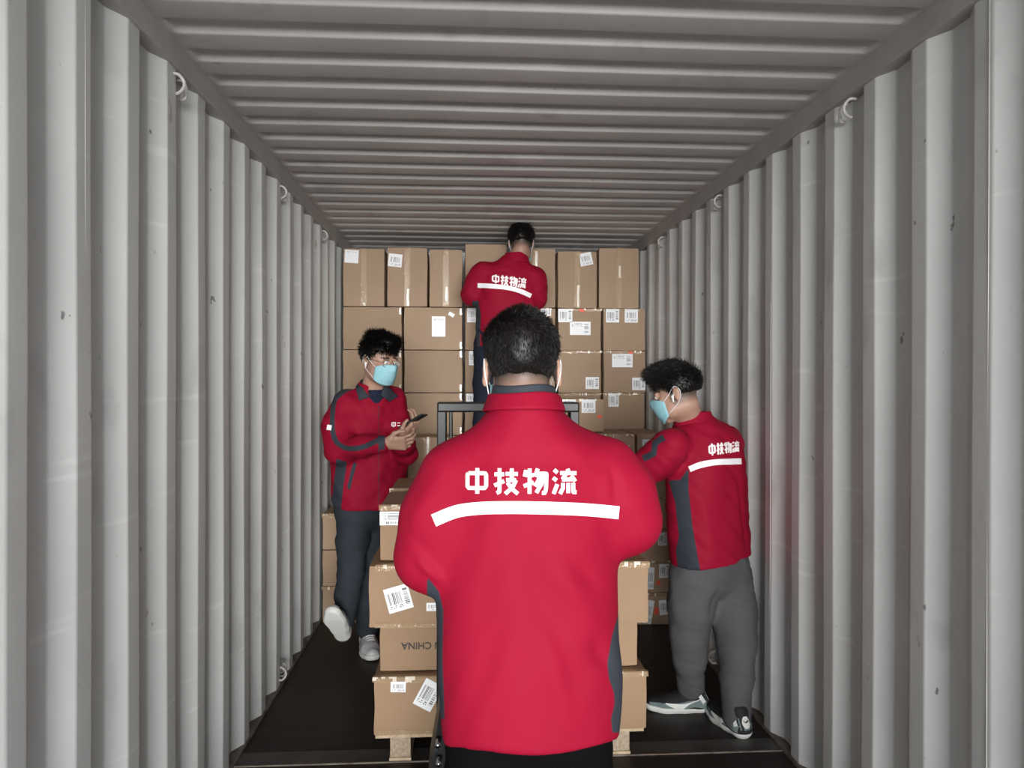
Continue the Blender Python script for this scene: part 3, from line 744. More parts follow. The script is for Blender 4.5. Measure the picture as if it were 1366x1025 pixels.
def strokes_on(surf, strokes, off=.0015, step=1.5):
    """strokes: (polyline px, width px, round) laid on the surface as one mesh"""
    bm = bmesh.new()
    for pts, w in strokes:
        P = [Vector((a, b)) for a, b in pts]; out = []
        tot = 0
        for i in range(len(P)-1):
            n = max(1, int((P[i+1]-P[i]).length/step)); tot += (P[i+1]-P[i]).length
            for k in range(n): out.append(P[i].lerp(P[i+1], k/n))
        out.append(P[-1]); rows = []; ww = w if isinstance(w, (tuple, list)) else (w, w); n_ = len(out)
        nc_ = max(2, int(max(ww)/step/1.5)+1)
        for i, p in enumerate(out):
            d = (out[min(i+1, n_-1)]-out[max(i-1, 0)]); d = d.normalized() if d.length > 0 else Vector((1, 0)); nn = Vector((-d.y, d.x)); wi = ww[0]+(ww[1]-ww[0])*i/max(1, n_-1); row = []
            for c in range(nc_+1):
                q = p+nn*wi*(c/nc_-.5); h, N = surf.ray(q.x, q.y)
                row.append(bm.verts.new(h+N*off) if h is not None else None)
            rows.append(row)
        for i in range(n_-1):
            for c in range(nc_):
                f = (rows[i][c], rows[i][c+1], rows[i+1][c+1], rows[i+1][c])
                if all(f) and max((f[a].co-f[(a+1) % 4].co).length for a in range(4)) < .06:
                    try: bm.faces.new(f)
                    except ValueError: pass
    bmesh.ops.delete(bm, geom=[v for v in bm.verts if not v.link_faces], context='VERTS')
    me = bpy.data.meshes.new('print'); bmesh.ops.recalc_face_normals(bm, faces=bm.faces); bm.to_mesh(me); bm.free(); return me
GLY = [
 [[(.14, .20), (.86, .20), (.90, .26), (.90, .70), (.84, .78), (.16, .78), (.10, .70), (.10, .26), (.14, .20)], [(.52, .0), (.52, 1.0)]],
 [[(.0, .24), (.42, .24)], [(.22, .0), (.22, .92), (.10, .97)], [(.0, .68), (.42, .50)], [(.48, .22), (1.0, .22)], [(.74, .0), (.74, .44)], [(.50, .46), (.92, .46)], [(.92, .46), (.76, .76), (.46, 1.0)], [(.56, .56), (.74, .80), (1.0, 1.0)]],
 [[(.10, .06), (.04, .32)], [(.08, .26), (.42, .26)], [(.25, .0), (.25, 1.0)], [(.0, .70), (.42, .54)], [(.60, .0), (.48, .32)], [(.54, .20), (.97, .20), (.95, .80), (.90, .97), (.78, .97)], [(.70, .24), (.62, .48), (.48, .70)], [(.84, .24), (.76, .60), (.54, .96)]],
 [[(.04, .04), (.19, .16)], [(.0, .36), (.15, .47)], [(.18, .62), (.02, 1.0)], [(.62, .0), (.66, .12)], [(.30, .17), (1.0, .17)], [(.56, .20), (.40, .42)], [(.38, .43), (.90, .41)], [(.78, .27), (.95, .50)], [(.42, .56), (.42, .78), (.30, 1.0)], [(.65, .56), (.65, .97)], [(.86, .56), (.86, .93), (1.0, .93)]]]
def lettering(surf, quad, w, gap=.14, step=1.2):
    """quad: four px corners (tl, tr, br, bl) of the four characters"""
    tl, tr, br, bl = [Vector(q) for q in quad]; out = []
    cw = (1-3*gap*.33)/4
    for g, glyph in enumerate(GLY):
        u0 = g*(cw+gap*.33)
        for stt in glyph:
            pts = []
            for x, y in stt:
                u = u0+x*cw; a = tl.lerp(tr, u); b = bl.lerp(br, u); p = a.lerp(b, y); pts.append((p.x, p.y))
            out.append((pts, w))
    return strokes_on(surf, out, step=step)
def frame(f, u=(0, 0, 1)):
    f = nrm(f); r = nrm(np.cross(f, u)); return np.stack([r, f, np.cross(r, f)], 1)   # columns: right, forward, up
def head(F, c, R, s=1.0):
    P = lambda x, y, z: np.array(c)+R@(np.array([x, y, z])*s)
    E = lambda x, y, z, a, b, d, k=.02, sub=False, RR=R: F.ell(P(x, y, z), (a*s, b*s, d*s), RR, k, sub)
    E(0, -.012, .035, .074, .093, .082); E(0, .028, -.03, .058, .062, .075, .03); E(0, .035, -.075, .042, .045, .035, .03); E(0, .07, -.098, .022, .018, .018, .025)
    for t in (-1, 1):
        E(t*.045, .035, -.062, .022, .04, .030, .03); E(t*.043, .068, -.018, .018, .014, .015, .02)          # jaw, cheek
        E(t*.031, .094, .010, .016, .012, .010, .012, True)                                                   # eye socket
        E(t*.030, .080, .010, .014, .012, .011, .004)                                                         # eyelid
        E(t*.030, .086, .028, .020, .009, .007, .012)                                                         # brow
        a = .25*t; Re = R@np.array([[math.cos(a), -math.sin(a), 0], [math.sin(a), math.cos(a), 0], [0, 0, 1]])
        E(t*.080, -.010, .000, .009, .018, .030, .008, False, Re); E(t*.083, -.008, -.026, .007, .010, .012, .008, False, Re)
        E(t*.090, -.004, .004, .005, .009, .017, .004, True, Re)
    F.cone(P(0, .090, .015), P(0, .110, -.020), .008*s, .012*s, .012*s)
    for t in (-1, 1): E(t*.011, .102, -.025, .008, .009, .007, .006)
    E(0, .091, -.052, .020, .008, .006, .006); E(0, .089, -.062, .017, .008, .007, .006)
    return P
def hand(F, w, d, n, thumb, curl=(.5, .6, .7, .8), s=1.0, spread=.06, tc=.5):
    """w wrist, d pointing direction, n palm normal, thumb = side vector of the thumb"""
    w = np.array(w, float); d = nrm(d); n = nrm(np.array(n)-d*np.dot(n, d)); t = nrm(np.array(thumb)-d*np.dot(thumb, d)-n*np.dot(thumb, n))
    F.cone(w-d*.01, w+d*.02*s, .024*s, .026*s, .01, (n, .75))
    for o in (-.026, -.009, .009, .026): F.cone(w+d*.018*s+t*o*.8*s, w+d*.088*s+t*o*1.15*s, .015*s, .0125*s, .012*s, (n, .85))
    Ls = [(.045, .027, .022), (.050, .030, .024), (.046, .028, .022), (.036, .021, .020)]
    for i, o in enumerate((.031, .0105, -.010, -.030)):
        p = w+d*(.086-.004*abs(i-1.3))*s+t*o*s; a = 0; dd = nrm(d+t*spread*(1.5-i)); r = (.0092, .0095, .009, .008)[i]*s
        for j in range(3):
            a += curl[i]*(.6, .9, .6)[j]; q = p+(dd*math.cos(a)+n*math.sin(a))*Ls[i][j]*s; F.cone(p, q, r, r*.9, .0035); p = q; r *= .92
    p = w+d*.028*s+t*.028*s; F.cone(w+d*.01*s+t*.012*s, p, .017*s, .016*s, .012)
    q = p+(d*.55+t*.75+n*.35*tc)*.034*s; F.cone(p, q, .015*s, .0115*s, .008); q2 = q+nrm(d*.85+t*.35*(1-tc)+n*.6*tc)*.030*s; F.cone(q, q2, .0112*s, .010*s, .004)
    F.cone(q2, q2+nrm(d*.9+n*.4*tc-t*.1)*.020*s, .010*s, .0085*s, .004)
def hair_strands(name, V, N, P, R, c, n, lens, dirf, parent, seed, keep=None, rad=.0009):
    r = np.random.RandomState(seed); i = r.choice(len(V), n); v = V[i]+r.randn(n, 3)*.0015; nn = N[i]
    loc = (v-np.array(c))@R                                     # head-local
    if keep is not None: m = keep(loc, r); v, nn, loc = v[m], nn[m], loc[m]
    n = len(v); L = lens(loc)*(.7+.6*r.rand(n)); D0 = dirf(loc, nn@R)@R.T+r.randn(n, 3)*.15
    D0 /= np.linalg.norm(D0, axis=1)[:, None]; bend = r.randn(n, 3)*.25+(-R[:, 2])*.15
    D1 = D0+bend; D1 /= np.linalg.norm(D1, axis=1)[:, None]
    p0 = v-nn*.003; p1 = p0+D0*L[:, None]*.5; p2 = p1+D1*L[:, None]*.5
    a = np.cross(D0, nn+.01); a /= np.linalg.norm(a, axis=1)[:, None]+1e-9; b = np.cross(D0, a)
    Vs = []; 
    for p, rr in ((p0, rad), (p1, rad*.85), (p2, rad*.15)):
        for k in range(3): Vs.append(p+(a*math.cos(2.094*k)+b*math.sin(2.094*k))*rr)
    Vs = np.stack(Vs, 1).reshape(-1, 3); base = np.arange(n)[:, None]*9
    Q = np.concatenate([base+np.array([[j*3+k, j*3+(k+1) % 3, j*3+3+(k+1) % 3, j*3+3+k]]) for j in (0, 1) for k in range(3)])
    return link(name, from_np(Vs, Q), M['hair'], parent, True)
def hair(parent, c, R, s, cut, seed, n, lens, dirf, thick=(.012, .014, .018), h=.004, keep=None, extra=None, rad=.0009, dispamp=.004, cz=.035):
    c = np.array(c); F = Field(c-.16, c+.16, h); P = lambda x, y, z: c+R@(np.array([x, y, z])*s)
    F.ell(P(0, -.012, cz), ((.074+thick[0])*s, (.093+thick[1])*s, (.082+thick[2])*s), R, .01)
    if extra: extra(F, P, R)
    def cf(X, Y, Z):
        x, y, z = X-c[0], Y-c[1], Z-c[2]; lx = (x*R[0, 0]+y*R[1, 0]+z*R[2, 0])/s; ly = (x*R[0, 1]+y*R[1, 1]+z*R[2, 1])/s; lz = (x*R[0, 2]+y*R[1, 2]+z*R[2, 2])/s
        return cut(lx, ly, lz)*.9
    F.cutf(cf); V, Q = F.mesh(2, lambda V: wob(V, seed, 60, dispamp)); o = link('hair', from_np(V, Q), M['hair'], parent, True)
    N = normals(V, Q); hair_strands('hair_strands', V, N, P, R, c, n, lens, dirf, o, seed, keep, rad)
    return o
def mask(parent, c, R, s=1.0):
    P = lambda x, y, z: Vector(np.array(c)+R@(np.array([x, y, z])*s)); bm = bmesh.new(); rows = []
    for j in range(15):
        v = j/14; row = []
        for i in range(21):
            u = -1+2*i/20; th = u*1.25; bul = (1-u*u); nose = math.exp(-(u/.22)**2)*math.exp(-((v-.12)/.22)**2)*.014
            z = -.008-.105*v*(.62+.38*bul)-.012*(1-bul)+.012*bul*(1-v)
            y = .030+(.074+.022*bul*math.sin(math.pi*min(1, v*.8+.15))+.0012*math.sin(v*28))*math.cos(th)-(.012*v*bul)+nose
            row.append(bm.verts.new(P(.0735*math.sin(th), y, z)))
        rows.append(row)
    for j in range(14):
        for i in range(20): bm.faces.new((rows[j][i], rows[j][i+1], rows[j+1][i+1], rows[j+1][i]))
    o = link('face_mask', from_bm(bm), M['mask'], parent, True); so = o.modifiers.new('t', 'SOLIDIFY'); so.thickness = .0015
    for t in (-1, 1):
        pts = [P(t*.070, .055, -.020), P(t*.080, .020, .004), P(t*.085, -.006, .026), P(t*.086, -.024, .018), P(t*.085, -.028, -.008), P(t*.078, -.008, -.040), P(t*.068, .05, -.078)]
        tube_obj('ear_loop', curve_pts(pts, 6), .0013*s, M['loop'], o, 6)
    return o
def shoe(parent, pos, yaw, pitch=0, roll=0, s=1.0, up=None, sole=None, kind='plain', h=.004, ankle=None):
    """pos = ankle point over the heel on the ground; toe points along yaw (0 = +y)"""
    if ankle is not None:
        R0 = Matrix.Rotation(-yaw, 4, 'Z') @ Matrix.Rotation(-pitch, 4, 'X') @ Matrix.Scale(s, 4); pos = Vector(ankle)-(R0 @ Vector((0, -.012, .095)))
    Rm = Matrix.Translation(pos) @ Matrix.Rotation(-yaw, 4, 'Z') @ Matrix.Rotation(-pitch, 4, 'X') @ Matrix.Rotation(roll, 4, 'Y') @ Matrix.Scale(s, 4)
    def build(z0, z1, out):
        F = Field((-.08, -.10, -.01), (.08, .26, .16), h)
        F.chain([(0, -.030, .035), (.0, .05, .035), (.004, .12, .028), (.002, .178, .024)], [.040+out, .041+out, .046+out, .038+out], .03, ((0, 0, 1), .9))
        if out == 0:
            F.chain([(0, -.022, .05), (0, -.010, .105)], [.038, .040], .03); F.chain([(0, .02, .085), (0, .12, .035)], [.030, .026], .03)
            F.cone((0, -.005, .10), (0, 0, .16), .030, .036, .004, None, True)
        F.cutf(lambda X, Y, Z: np.maximum(z0-Z, Z-z1)+0*X+0*Y); V, Q = F.mesh(1)
        V = V.copy(); V[:, 2] += np.where(V[:, 1] > .15, (V[:, 1]-.15)*.12, 0)
        return V, Q
    def fin(name, V, Q, m, par):
        me = from_np(V, Q); me.transform(Rm); return link(name, me, m, par, True)
    V, Q = build(.020, .2, 0); o = fin('shoe', V, Q, up or M['shoe'], parent); surf = BVHTree.FromPolygons([tuple(v) for v in V], [tuple(int(i) for i in q) for q in Q])
    V2, Q2 = build(0, .028, .006); fin('sole', V2, Q2, sole or M['sole'], o)
    bm = bmesh.new()
    for k in range(5):
        y = .035+.018*k; pts = []
        for x in np.linspace(-.022, .022, 7):
            hh = surf.ray_cast(Vector((x, y, .2)), Vector((0, 0, -1))); 
            if hh[0]: pts.append(hh[0]+Vector((0, 0, .002)))
        if len(pts) > 3: tube_bm(bm, pts, .0022, 6)
    me = from_bm(bm); me.transform(Rm); link('laces', me, M['shoebk'] if kind == 'trainer' else M['loop'], o, True)
    def patch(name, pts, m, side, w, off=.0015):
        """ribbon on the side (x = side) along (y,z) points"""
        bm = bmesh.new(); rows = []; C = curve_pts([(0, a, b) for a, b in pts], 6)
        for i, p in enumerate(C):
            t = i/(len(C)-1); d = (C[min(i+1, len(C)-1)]-C[max(i-1, 0)]).normalized(); n = Vector((0, -d.z, d.y)); ww = w(t); row = []
            for e in (-1, -.33, .33, 1):
                q = p+n*ww*e*.5
                if side == 0: hh = surf.ray_cast(Vector((q.y, -.3, q.z)), Vector((0, 1, 0)))
                else: hh = surf.ray_cast(Vector((side*.2, q.y, q.z)), Vector((-side, 0, 0)))
                row.append(bm.verts.new(hh[0]+hh[1]*off) if hh[0] else None)
            rows.append(row)
        for i in range(len(rows)-1):
            for e in range(3):
                f = (rows[i][e], rows[i][e+1], rows[i+1][e+1], rows[i+1][e])
                if all(f): bm.faces.new(f)
        me = from_bm(bm); me.transform(Rm); return link(name, me, m, o, True)
    if kind == 'trainer':
        for sd_ in (-1, 1):
            patch('side_panel', [(-.055, .045), (.0, .050), (.07, .036), (.15, .032), (.20, .03)], M['shoegr'], sd_, lambda t: .030, .001)
            patch('swoosh', [(.13, .048), (.07, .036), (.035, .046), (-.03, .072)], M['sole'], sd_, lambda t: .004+.018*math.sin(math.pi*min(1, t*1.25))**1.2*(1-t)**.3*1.3, .0026)
            patch('collar_panel', [(-.045, .055), (-.015, .100)], M['sole'], sd_, lambda t: .016, .002)
        patch('heel_patch', [(0, .045), (0, .060), (0, .088)], M['shoegr'], 0, lambda t: .055, .001)
        patch('heel_badge', [(0, .052), (0, .070), (0, .096)], M['sole'], 0, lambda t: .034*math.sin(math.pi*(.15+.7*t)), .0025)
        patch('heel_swoosh', [(.010, .080), (.002, .074), (-.006, .075), (-.012, .084)], M['ink'], 0, lambda t: .007*(1-t)+.001, .0035)
        patch('heel_window', [(-.012, .040), (0, .0395), (.012, .040)], M['ink'], 0, lambda t: .004, .003)
    elif kind == 'spotted':
        rnd = random.Random(3)
        for k in range(14):
            y = rnd.uniform(-.03, .15); z = rnd.uniform(.035, .075); a = rnd.uniform(0, 3.1); dl = .012
            patch('dark_mark', [(y, z), (y+dl*math.cos(a), z+dl*math.sin(a)*.5)], M['shoedk'], rnd.choice((-1, 1)), lambda t: .006, .0012)
    return o
def npv(v): return np.array(v, float)
def Pp(px, py, D): return np.array(at(px, py, D))
def person(name_label, root, J, h, hs=1.0):
    """the continuous body: head, neck, trunk, arms with hands, legs with feet"""
    e = empty('person', root); tag(e, name_label, 'person')
    allp = np.array([J['head']]+[J[k] for k in ('shL', 'shR', 'elL', 'elR', 'wrL', 'wrR', 'hipL', 'hipR', 'knL', 'knR', 'anL', 'anR')])
    lo = allp.min(0)-[.17, .20, .10]; hi = allp.max(0)+[.17, .20, .16]
    F = Field(lo, hi, h); R = frame(J['hf'], J.get('hu', (0, 0, 1))); c = J['head']; P = head(F, c, R, hs)
    nb = J['neck']; F.cone(P(0, -.025, -.06), nb, .052*hs, .053*hs, .03)
    U = nrm(J['shR']-J['shL']); pel = (J['hipL']+J['hipR'])/2; chest = (J['shL']+J['shR'])/2+npv((0, 0, -.10))
    V_ = np.cross(U, (0, 0, 1))
    F.cone(nb, chest, .06, .10, .05, (V_, .8)); F.cone(chest, pel+npv((0, 0, .05)), .11, .10, .05, (V_, .75))
    for s in 'LR':
        sh, el, wr = J['sh'+s], J['el'+s], J['wr'+s]; F.cone(chest+npv((0, 0, .06)), sh, .07, .05, .04); F.chain([sh, el, wr], [.045, .038, .026], .02)
        hd = J.get('hd'+s, (nrm(wr-el), (0, 0, -1), U*(1 if s == 'L' else -1))); hand(F, wr, *hd, s=hs)
        hp, kn, an = J['hip'+s], J['kn'+s], J['an'+s]; F.cone(pel+npv((0, 0, .05)), hp, .085, .075, .03); F.chain([hp, kn, an], [.072, .048, .032], .02)
        td = npv(J['td'+s]); g_ = J.get('ground', 0); tz = td[2] if abs(td[2]) > 0 else g_+.030-an[2]; F.cone(npv((an[0], an[1], an[2]+min(-.02, tz*.6))), an+npv((td[0]*.11, td[1]*.11, tz)), .028, .018, .02)
    V, Q = F.mesh(1); me = from_np(V, Q)
    loc = (V-c)@R/hs
    # close-cropped sides and nape
    st_ = J.get('stub'); 
    set_attr(me, 'stubble', st_(loc) if st_ else np.zeros(len(V)))
    lip = np.maximum(1-np.abs((loc[:, 2]+.057)/.009), 0)*(loc[:, 1] > .08)*(np.abs(loc[:, 0]) < .024); set_attr(me, 'lips', np.clip(lip*2, 0, 1)*.8)
    ax = np.abs(loc[:, 0]); br = (loc[:, 1] > .06)*np.clip(1.4-np.abs((loc[:, 2]-.031+.2*(ax-.03))/.0045), 0, 1)*(ax > .012)*(ax < .055); set_attr(me, 'brow', br)
    link('body', me, M['skin'], e, True)
    for t in (-1, 1):
        b_ = bmesh.new(); bmesh.ops.create_uvsphere(b_, u_segments=16, v_segments=10, radius=.0115*hs)
        for v in b_.verts: v.co += Vector(P(t*.030, .0825, .009))
        o = link('eye', from_bm(b_), M['eye'], e, True)
        b_ = bmesh.new(); bmesh.ops.create_uvsphere(b_, u_segments=12, v_segments=8, radius=.0055*hs)
        for v in b_.verts: v.co += Vector(P(t*.030, .0895, .007))
        link('iris', from_bm(b_), M['iris'], o, True)
    return e, P, R
def garment(name, parent, F, mat_, smooth=2, disp=None, grey=None, D=2):
    V, Q = F.mesh(smooth, disp); N = normals(V, Q); me = from_np(V, Q)
    set_attr(me, 'grey', panels(V, N, grey, D) if grey else np.full(len(V), -1.0))
    return link(name, me, mat_, parent, True), V, Q
def torso_levels(F, lv, D, f, k=.03, p=2.3):
    f = nrm(npv((f[0], f[1], 0))); U = np.array([f[1], -f[0], 0]); cs, sn = abs(U[0]), abs(U[1]); C, A, B = [], [], []
    for l in lv:
        py, x0, x1, b = l[:4]; DD = D+(l[4] if len(l) > 4 else 0)
        a, c_ = Pp(x0, py, DD), Pp(x1, py, DD); hw = abs(c_[0]-a[0])/2; C.append((a+c_)/2); A.append(max(math.sqrt(max(hw**2-(b*sn)**2, .0004))/max(cs, .2), .03)); B.append(b)
    F.loft(C, A, B, U, k, p); return C, A, B, U
def collar(name, parent, c, U, a0, b0, a1, b1, z0, z1, m, tilt=0, gapa=.35, thick=.004, fwd=-1, drop=0):
    """stand collar: ellipse ring from (a0,b0,z0) up to (a1,b1,z1); open at the throat"""
    U = nrm(U); V = np.array([-U[1], U[0], 0]); bm = bmesh.new(); rows = []
    for j in range(6):
        t = j/5; row = []
        for i in range(41):
            th = gapa+(2*math.pi-2*gapa)*i/40      # 0 = throat
            a = a0+(a1-a0)*t; b = b0+(b1-b0)*t; z = z0+(z1-z0)*t+tilt*math.cos(th)*t-drop*math.cos(th)
            q = np.array(c)+U*a*math.sin(th)+V*b*math.cos(th); row.append(bm.verts.new((q[0], q[1], z+.002*math.sin(3*th)*t)))
        rows.append(row)
    for j in range(5):
        for i in range(40): bm.faces.new((rows[j][i], rows[j][i+1], rows[j+1][i+1], rows[j+1][i]))
    o = link(name, from_bm(bm), m, parent, True); so = o.modifiers.new('t', 'SOLIDIFY'); so.thickness = thick; so.offset = 0
    sb = o.modifiers.new('s', 'SUBSURF'); sb.levels = 1; sb.render_levels = 1; return o
def bounds(pts, m=.2): a = np.array(pts); return a.min(0)-m, a.max(0)+m
# ------------------------------------------------------------------ nearest worker, seen from behind
def legs(e, J, m, rs, h=.009, seed=1, flare=1.0, waist=None, name='trousers', cr=(), ankdrop=.02):
    pts = [J[k] for k in ('hipL', 'hipR', 'knL', 'knR', 'anL', 'anR')]; lo, hi = bounds(pts, .2); F = Field(lo, hi+[0, 0, .05], h)
    pel = (J['hipL']+J['hipR'])/2; U = nrm(J['hipR']-J['hipL']); V_ = np.cross(U, (0, 0, 1))
    F.cone(J['hipL']*.6+pel*.4+npv((0, 0, .08)), J['hipR']*.6+pel*.4+npv((0, 0, .08)), .125, .125, .04); F.cone(J['hipL']*.6+pel*.4, J['hipR']*.6+pel*.4, .122, .122, .04)
    for s in 'LR':
        hp, kn, an = J['hip'+s], J['kn'+s], J['an'+s]
        mid = (kn+an)/2; F.chain([hp, (hp+kn)/2, kn, mid, an-npv((0, 0, ankdrop))], rs, .025)
    F.cutf(lambda X, Y, Z: min(J['anL'][2], J['anR'][2])-.06-Z+0*X+0*Y)
    d = lambda V: wob(V, seed, 12, .008, (1, 1, .6))+wob(V, seed+1, 30, .004, (.8, .8, 1.4))+creases(V, cr)
    return garment(name, e, F, m, 2, d)[0]
g1 = {}
xm1 = xm
J1 = dict(head=Pp(696, 496, 1.695), hf=(0, .95, -.22), neck=Pp(699, 560, 1.705), shL=Pp(607, 636, 1.70), shR=Pp(806, 634, 1.70),
          elL=Pp(576, 742, 1.70), elR=Pp(838, 696, 1.70), wrL=npv((xm-.175, 1.98, 1.165)), wrR=npv((xm+.185, 1.98, 1.175)),
          hipL=Pp(660, 950, 1.70), hipR=Pp(752, 950, 1.70))
for s, sx_ in (('L', -1), ('R', 1)):
    J1['kn'+s] = npv((J1['hip'+s][0]+sx_*.02, 1.74, .47)); J1['an'+s] = npv((J1['hip'+s][0]+sx_*.035, 1.66, .09)); J1['td'+s] = (sx_*.15, 1, 0)
    J1['hd'+s] = ((-.15*sx_, 1, 0), (0, 0, -1), (-sx_, 0, 0), (1.1, 1.1, 1.1, 1.1))
def stub1(l):
    z = l[:, 2]; b = np.clip((z+.078)/.055, 0, 1)**1.3*(l[:, 1] < .0); return b*.9*(np.abs(l[:, 0]) < .078)
J1['stub'] = stub1
e1, P1, R1 = person('person in a red jacket seen from behind, nearest the camera, pushing the pallet stacker', (J1['hipL'][0]*.5+J1['hipR'][0]*.5, 1.7, 0), J1, .0045)
lv = [(1010, 598, 820, .150), (960, 592, 824, .150), (900, 589, 828, .148), (840, 586, 826, .145), (780, 585, 824, .14), (720, 584, 826, .138), (670, 582, 828, .135), (635, 588, 824, .13), (610, 600, 810, .115), (590, 618, 790, .112), (570, 640, 762, .106), (552, 652, 748, .100), (538, 655, 744, .094)]
F = Field((J1['shL'][0]-.16, 1.40, at(700, 1030, 1.7).z), (J1['shR'][0]+.17, 2.10, 1.60), .006)
C1, _, _, U1 = torso_levels(F, lv, 1.70, (0, 1), .03)
F.cone(Pp(678, 580, 1.69), J1['shL']+npv((0, 0, .004)), .046, .068, .05); F.cone(Pp(722, 580, 1.69), J1['shR']+npv((0, 0, .004)), .050, .074, .05)
for s in 'LR':
    sh, el, wr = J1['sh'+s], J1['el'+s], J1['wr'+s]; mid = (sh+el)/2
    F.chain([sh+npv((0, 0, -.005)), mid+npv(((-.006 if s == 'L' else .006), 0, 0)), el], [.080, .083, .074], .045)
    F.chain([el, (el+wr)/2, wr-(wr-el)*.06], [.074, .066, .045], .03)
def hem1(X, Y, Z):
    zb = at(700, 1004, 1.565).z; return (zb+.016*np.clip(np.abs(X-.152)/.19, 0, 1.2)**4*.5-(Y-1.565)*.36+.008*np.sin((X+.05)*21)-Z)
F.cutf(hem1)
cr1 = [(Pp(585, 720, 1.55), Pp(620, 940, 1.55), .030, -.006), (Pp(760, 745, 1.55), Pp(826, 800, 1.58), .018, -.009), (Pp(742, 760, 1.55), Pp(815, 840, 1.56), .022, .007), (Pp(690, 720, 1.55), Pp(760, 900, 1.55), .028, -.006),
       (Pp(725, 800, 1.55), Pp(760, 985, 1.55), .024, .005), (Pp(640, 720, 1.55), Pp(650, 980, 1.55), .040, -.004), (Pp(590, 610, 1.6), Pp(590, 690, 1.56), .013, -.010), (Pp(822, 600, 1.6), Pp(828, 700, 1.58), .013, -.010),
       (Pp(545, 700, 1.65), Pp(590, 760, 1.62), .014, -.006), (Pp(550, 740, 1.62), Pp(590, 780, 1.62), .012, .005), (Pp(815, 890, 1.6), Pp(795, 860, 1.56), .02, -.006), (Pp(850, 640, 1.64), Pp(868, 700, 1.64), .014, -.005),
       (Pp(640, 590, 1.58), Pp(600, 640, 1.58), .02, .004), (Pp(760, 590, 1.58), Pp(810, 640, 1.58), .02, .004)]
d1 = lambda V: wob(V, 3, 9, .008, (1, 1, .4))+wob(V, 5, 22, .0032, (1, 1, .5))+1.5*creases(V, cr1)
gp = [([(586, 790), (592, 815), (591, 880), (594, 960), (570, 960), (570, 770)], 1.4, 1.95), ([(827, 815), (817, 850), (811, 885), (813, 905), (820, 925), (821, 940), (816, 960), (818, 978), (845, 978), (845, 810)], 1.4, 1.95)]
jk, V, Q = garment('jacket', e1, F, M['red'], 2, d1, gp, 1.7); sf = Surf(V, Q)
link('lettering', lettering(sf, [(621, 625), (769, 626), (769, 659), (621, 659)], 5.2, .16, 1.5), M['print'], jk, True)
st1 = smooth2([(579, 695), (600, 686), (618, 681), (650, 678), (700, 677.5), (760, 679), (800, 681.5), (826, 684)], 4)
link('reflective_stripe', strokes_on(sf, [(st1, (17, 17))], .0015, 2), M['white'], jk, True)
cc = Pp(699, 540, 1.685); 
z_ = at(699, 530, 1.69).z
collar('collar', jk, cc, (1, 0, 0), .092, .110, .078, .091, at(699, 552, 1.59).z, at(699, 528, 1.60).z, M['red'], .002, .3, .006, 1, .010)
collar('collar_lining', jk, cc, (1, 0, 0), .078, .090, .067, .083, at(699, 545, 1.60).z, at(699, 515, 1.61).z, M['grey'], .0, .3, .005, 1, .003)
legs(e1, J1, M['blackt'], [.115, .105, .085, .080, .075], seed=11)
for s in 'LR': shoe(e1, (J1['an'+s][0], J1['an'+s][1]-.02, 0), (.15 if s == 'R' else -.15), up=M['shoebk'])
def cut1(x, y, z):
    return np.maximum(np.maximum(y-.075-.25*np.maximum(z-.05, 0), -(z-(-.050+.9*np.maximum(y+.01, 0)))), -(z+.060)+0*x)
def dir1(l, n):
    top = np.clip((l[:, 2]-.06)/.05, 0, 1)[:, None]; swirl = np.stack([-(l[:, 1]+.045), l[:, 0], 0*l[:, 0]], 1)*9
    return n*(.26+.12*top)+swirl*top*1.0+np.array([0, .10, -.75])*(1-top)
len1 = lambda l: .004+.012*np.clip((l[:, 2]+.03)/.09, 0, 1)
hair(e1, J1['head'], R1, 1.0, cut1, 21, 17000, len1, dir1, thick=(.007, .009, .012), rad=.00075, dispamp=.002, extra=lambda F, P, R: F.ell(P(0, -.008, .074), (.077, .090, .043), R, .02), cz=.046)
# short fade at the nape
def fade(e, c, R, Vb, seed, n):
    pass
mask(e1, J1['head'], R1)

# ------------------------------------------------------------------ left worker with the phone
fL = nrm((.55, -.83, 0)); UL = np.array([fL[1], -fL[0], 0])
JL = dict(head=Pp(506, 482, 4.17), hf=(.70, -.66, -.22), neck=Pp(499, 519, 4.24), shR=Pp(462, 540, 4.20), shL=Pp(524, 533, 4.38),
          elR=Pp(453, 600, 4.12), wrR=Pp(515, 592, 3.93), elL=Pp(541, 604, 4.22), wrL=Pp(536, 583, 3.98),
          hipR=Pp(471, 682, 4.25), hipL=Pp(498, 682, 4.36), knR=Pp(469, 760, 4.20), knL=Pp(490, 762, 4.38), anR=Pp(460, 829, 4.18), anL=Pp(491, 838, 4.46))
JL['tdR'] = (-.05, -.2, -.055); JL['tdL'] = (.15, -1, 0)
JL['hdR'] = ((1, -.12, .02), (.05, .75, .45), (.1, .1, 1), (.75, .85, .9, 1.0)); JL['hdL'] = ((.72, -.25, .62), (-.35, .35, .85), (-.3, -.9, .1), (.9, .95, 1.0, 1.1))
JL['stub'] = lambda l: np.clip((l[:, 2]+.045)/.03, 0, 1)*(l[:, 1] < -.02)*.8*(np.abs(l[:, 0]) < .078)
HS = 1.06
eL, PL, RL = person('person in a red jacket and blue mask on the left, looking down at a phone', (JL['anR'][0], 4.3, 0), JL, .0045, HS)
lvL = [(682, 450, 538, .135), (655, 446, 539, .14), (620, 446, 540, .14), (585, 449, 540, .135), (555, 451, 538, .13), (534, 458, 530, .110), (518, 476, 520, .090), (509, 482, 514, .070)]
F = Field(Pp(436, 684, 4.3)-[.1, .45, .03], Pp(548, 500, 4.3)+[.12, .30, .05], .0085)
torso_levels(F, lvL, 4.28, fL, .03)
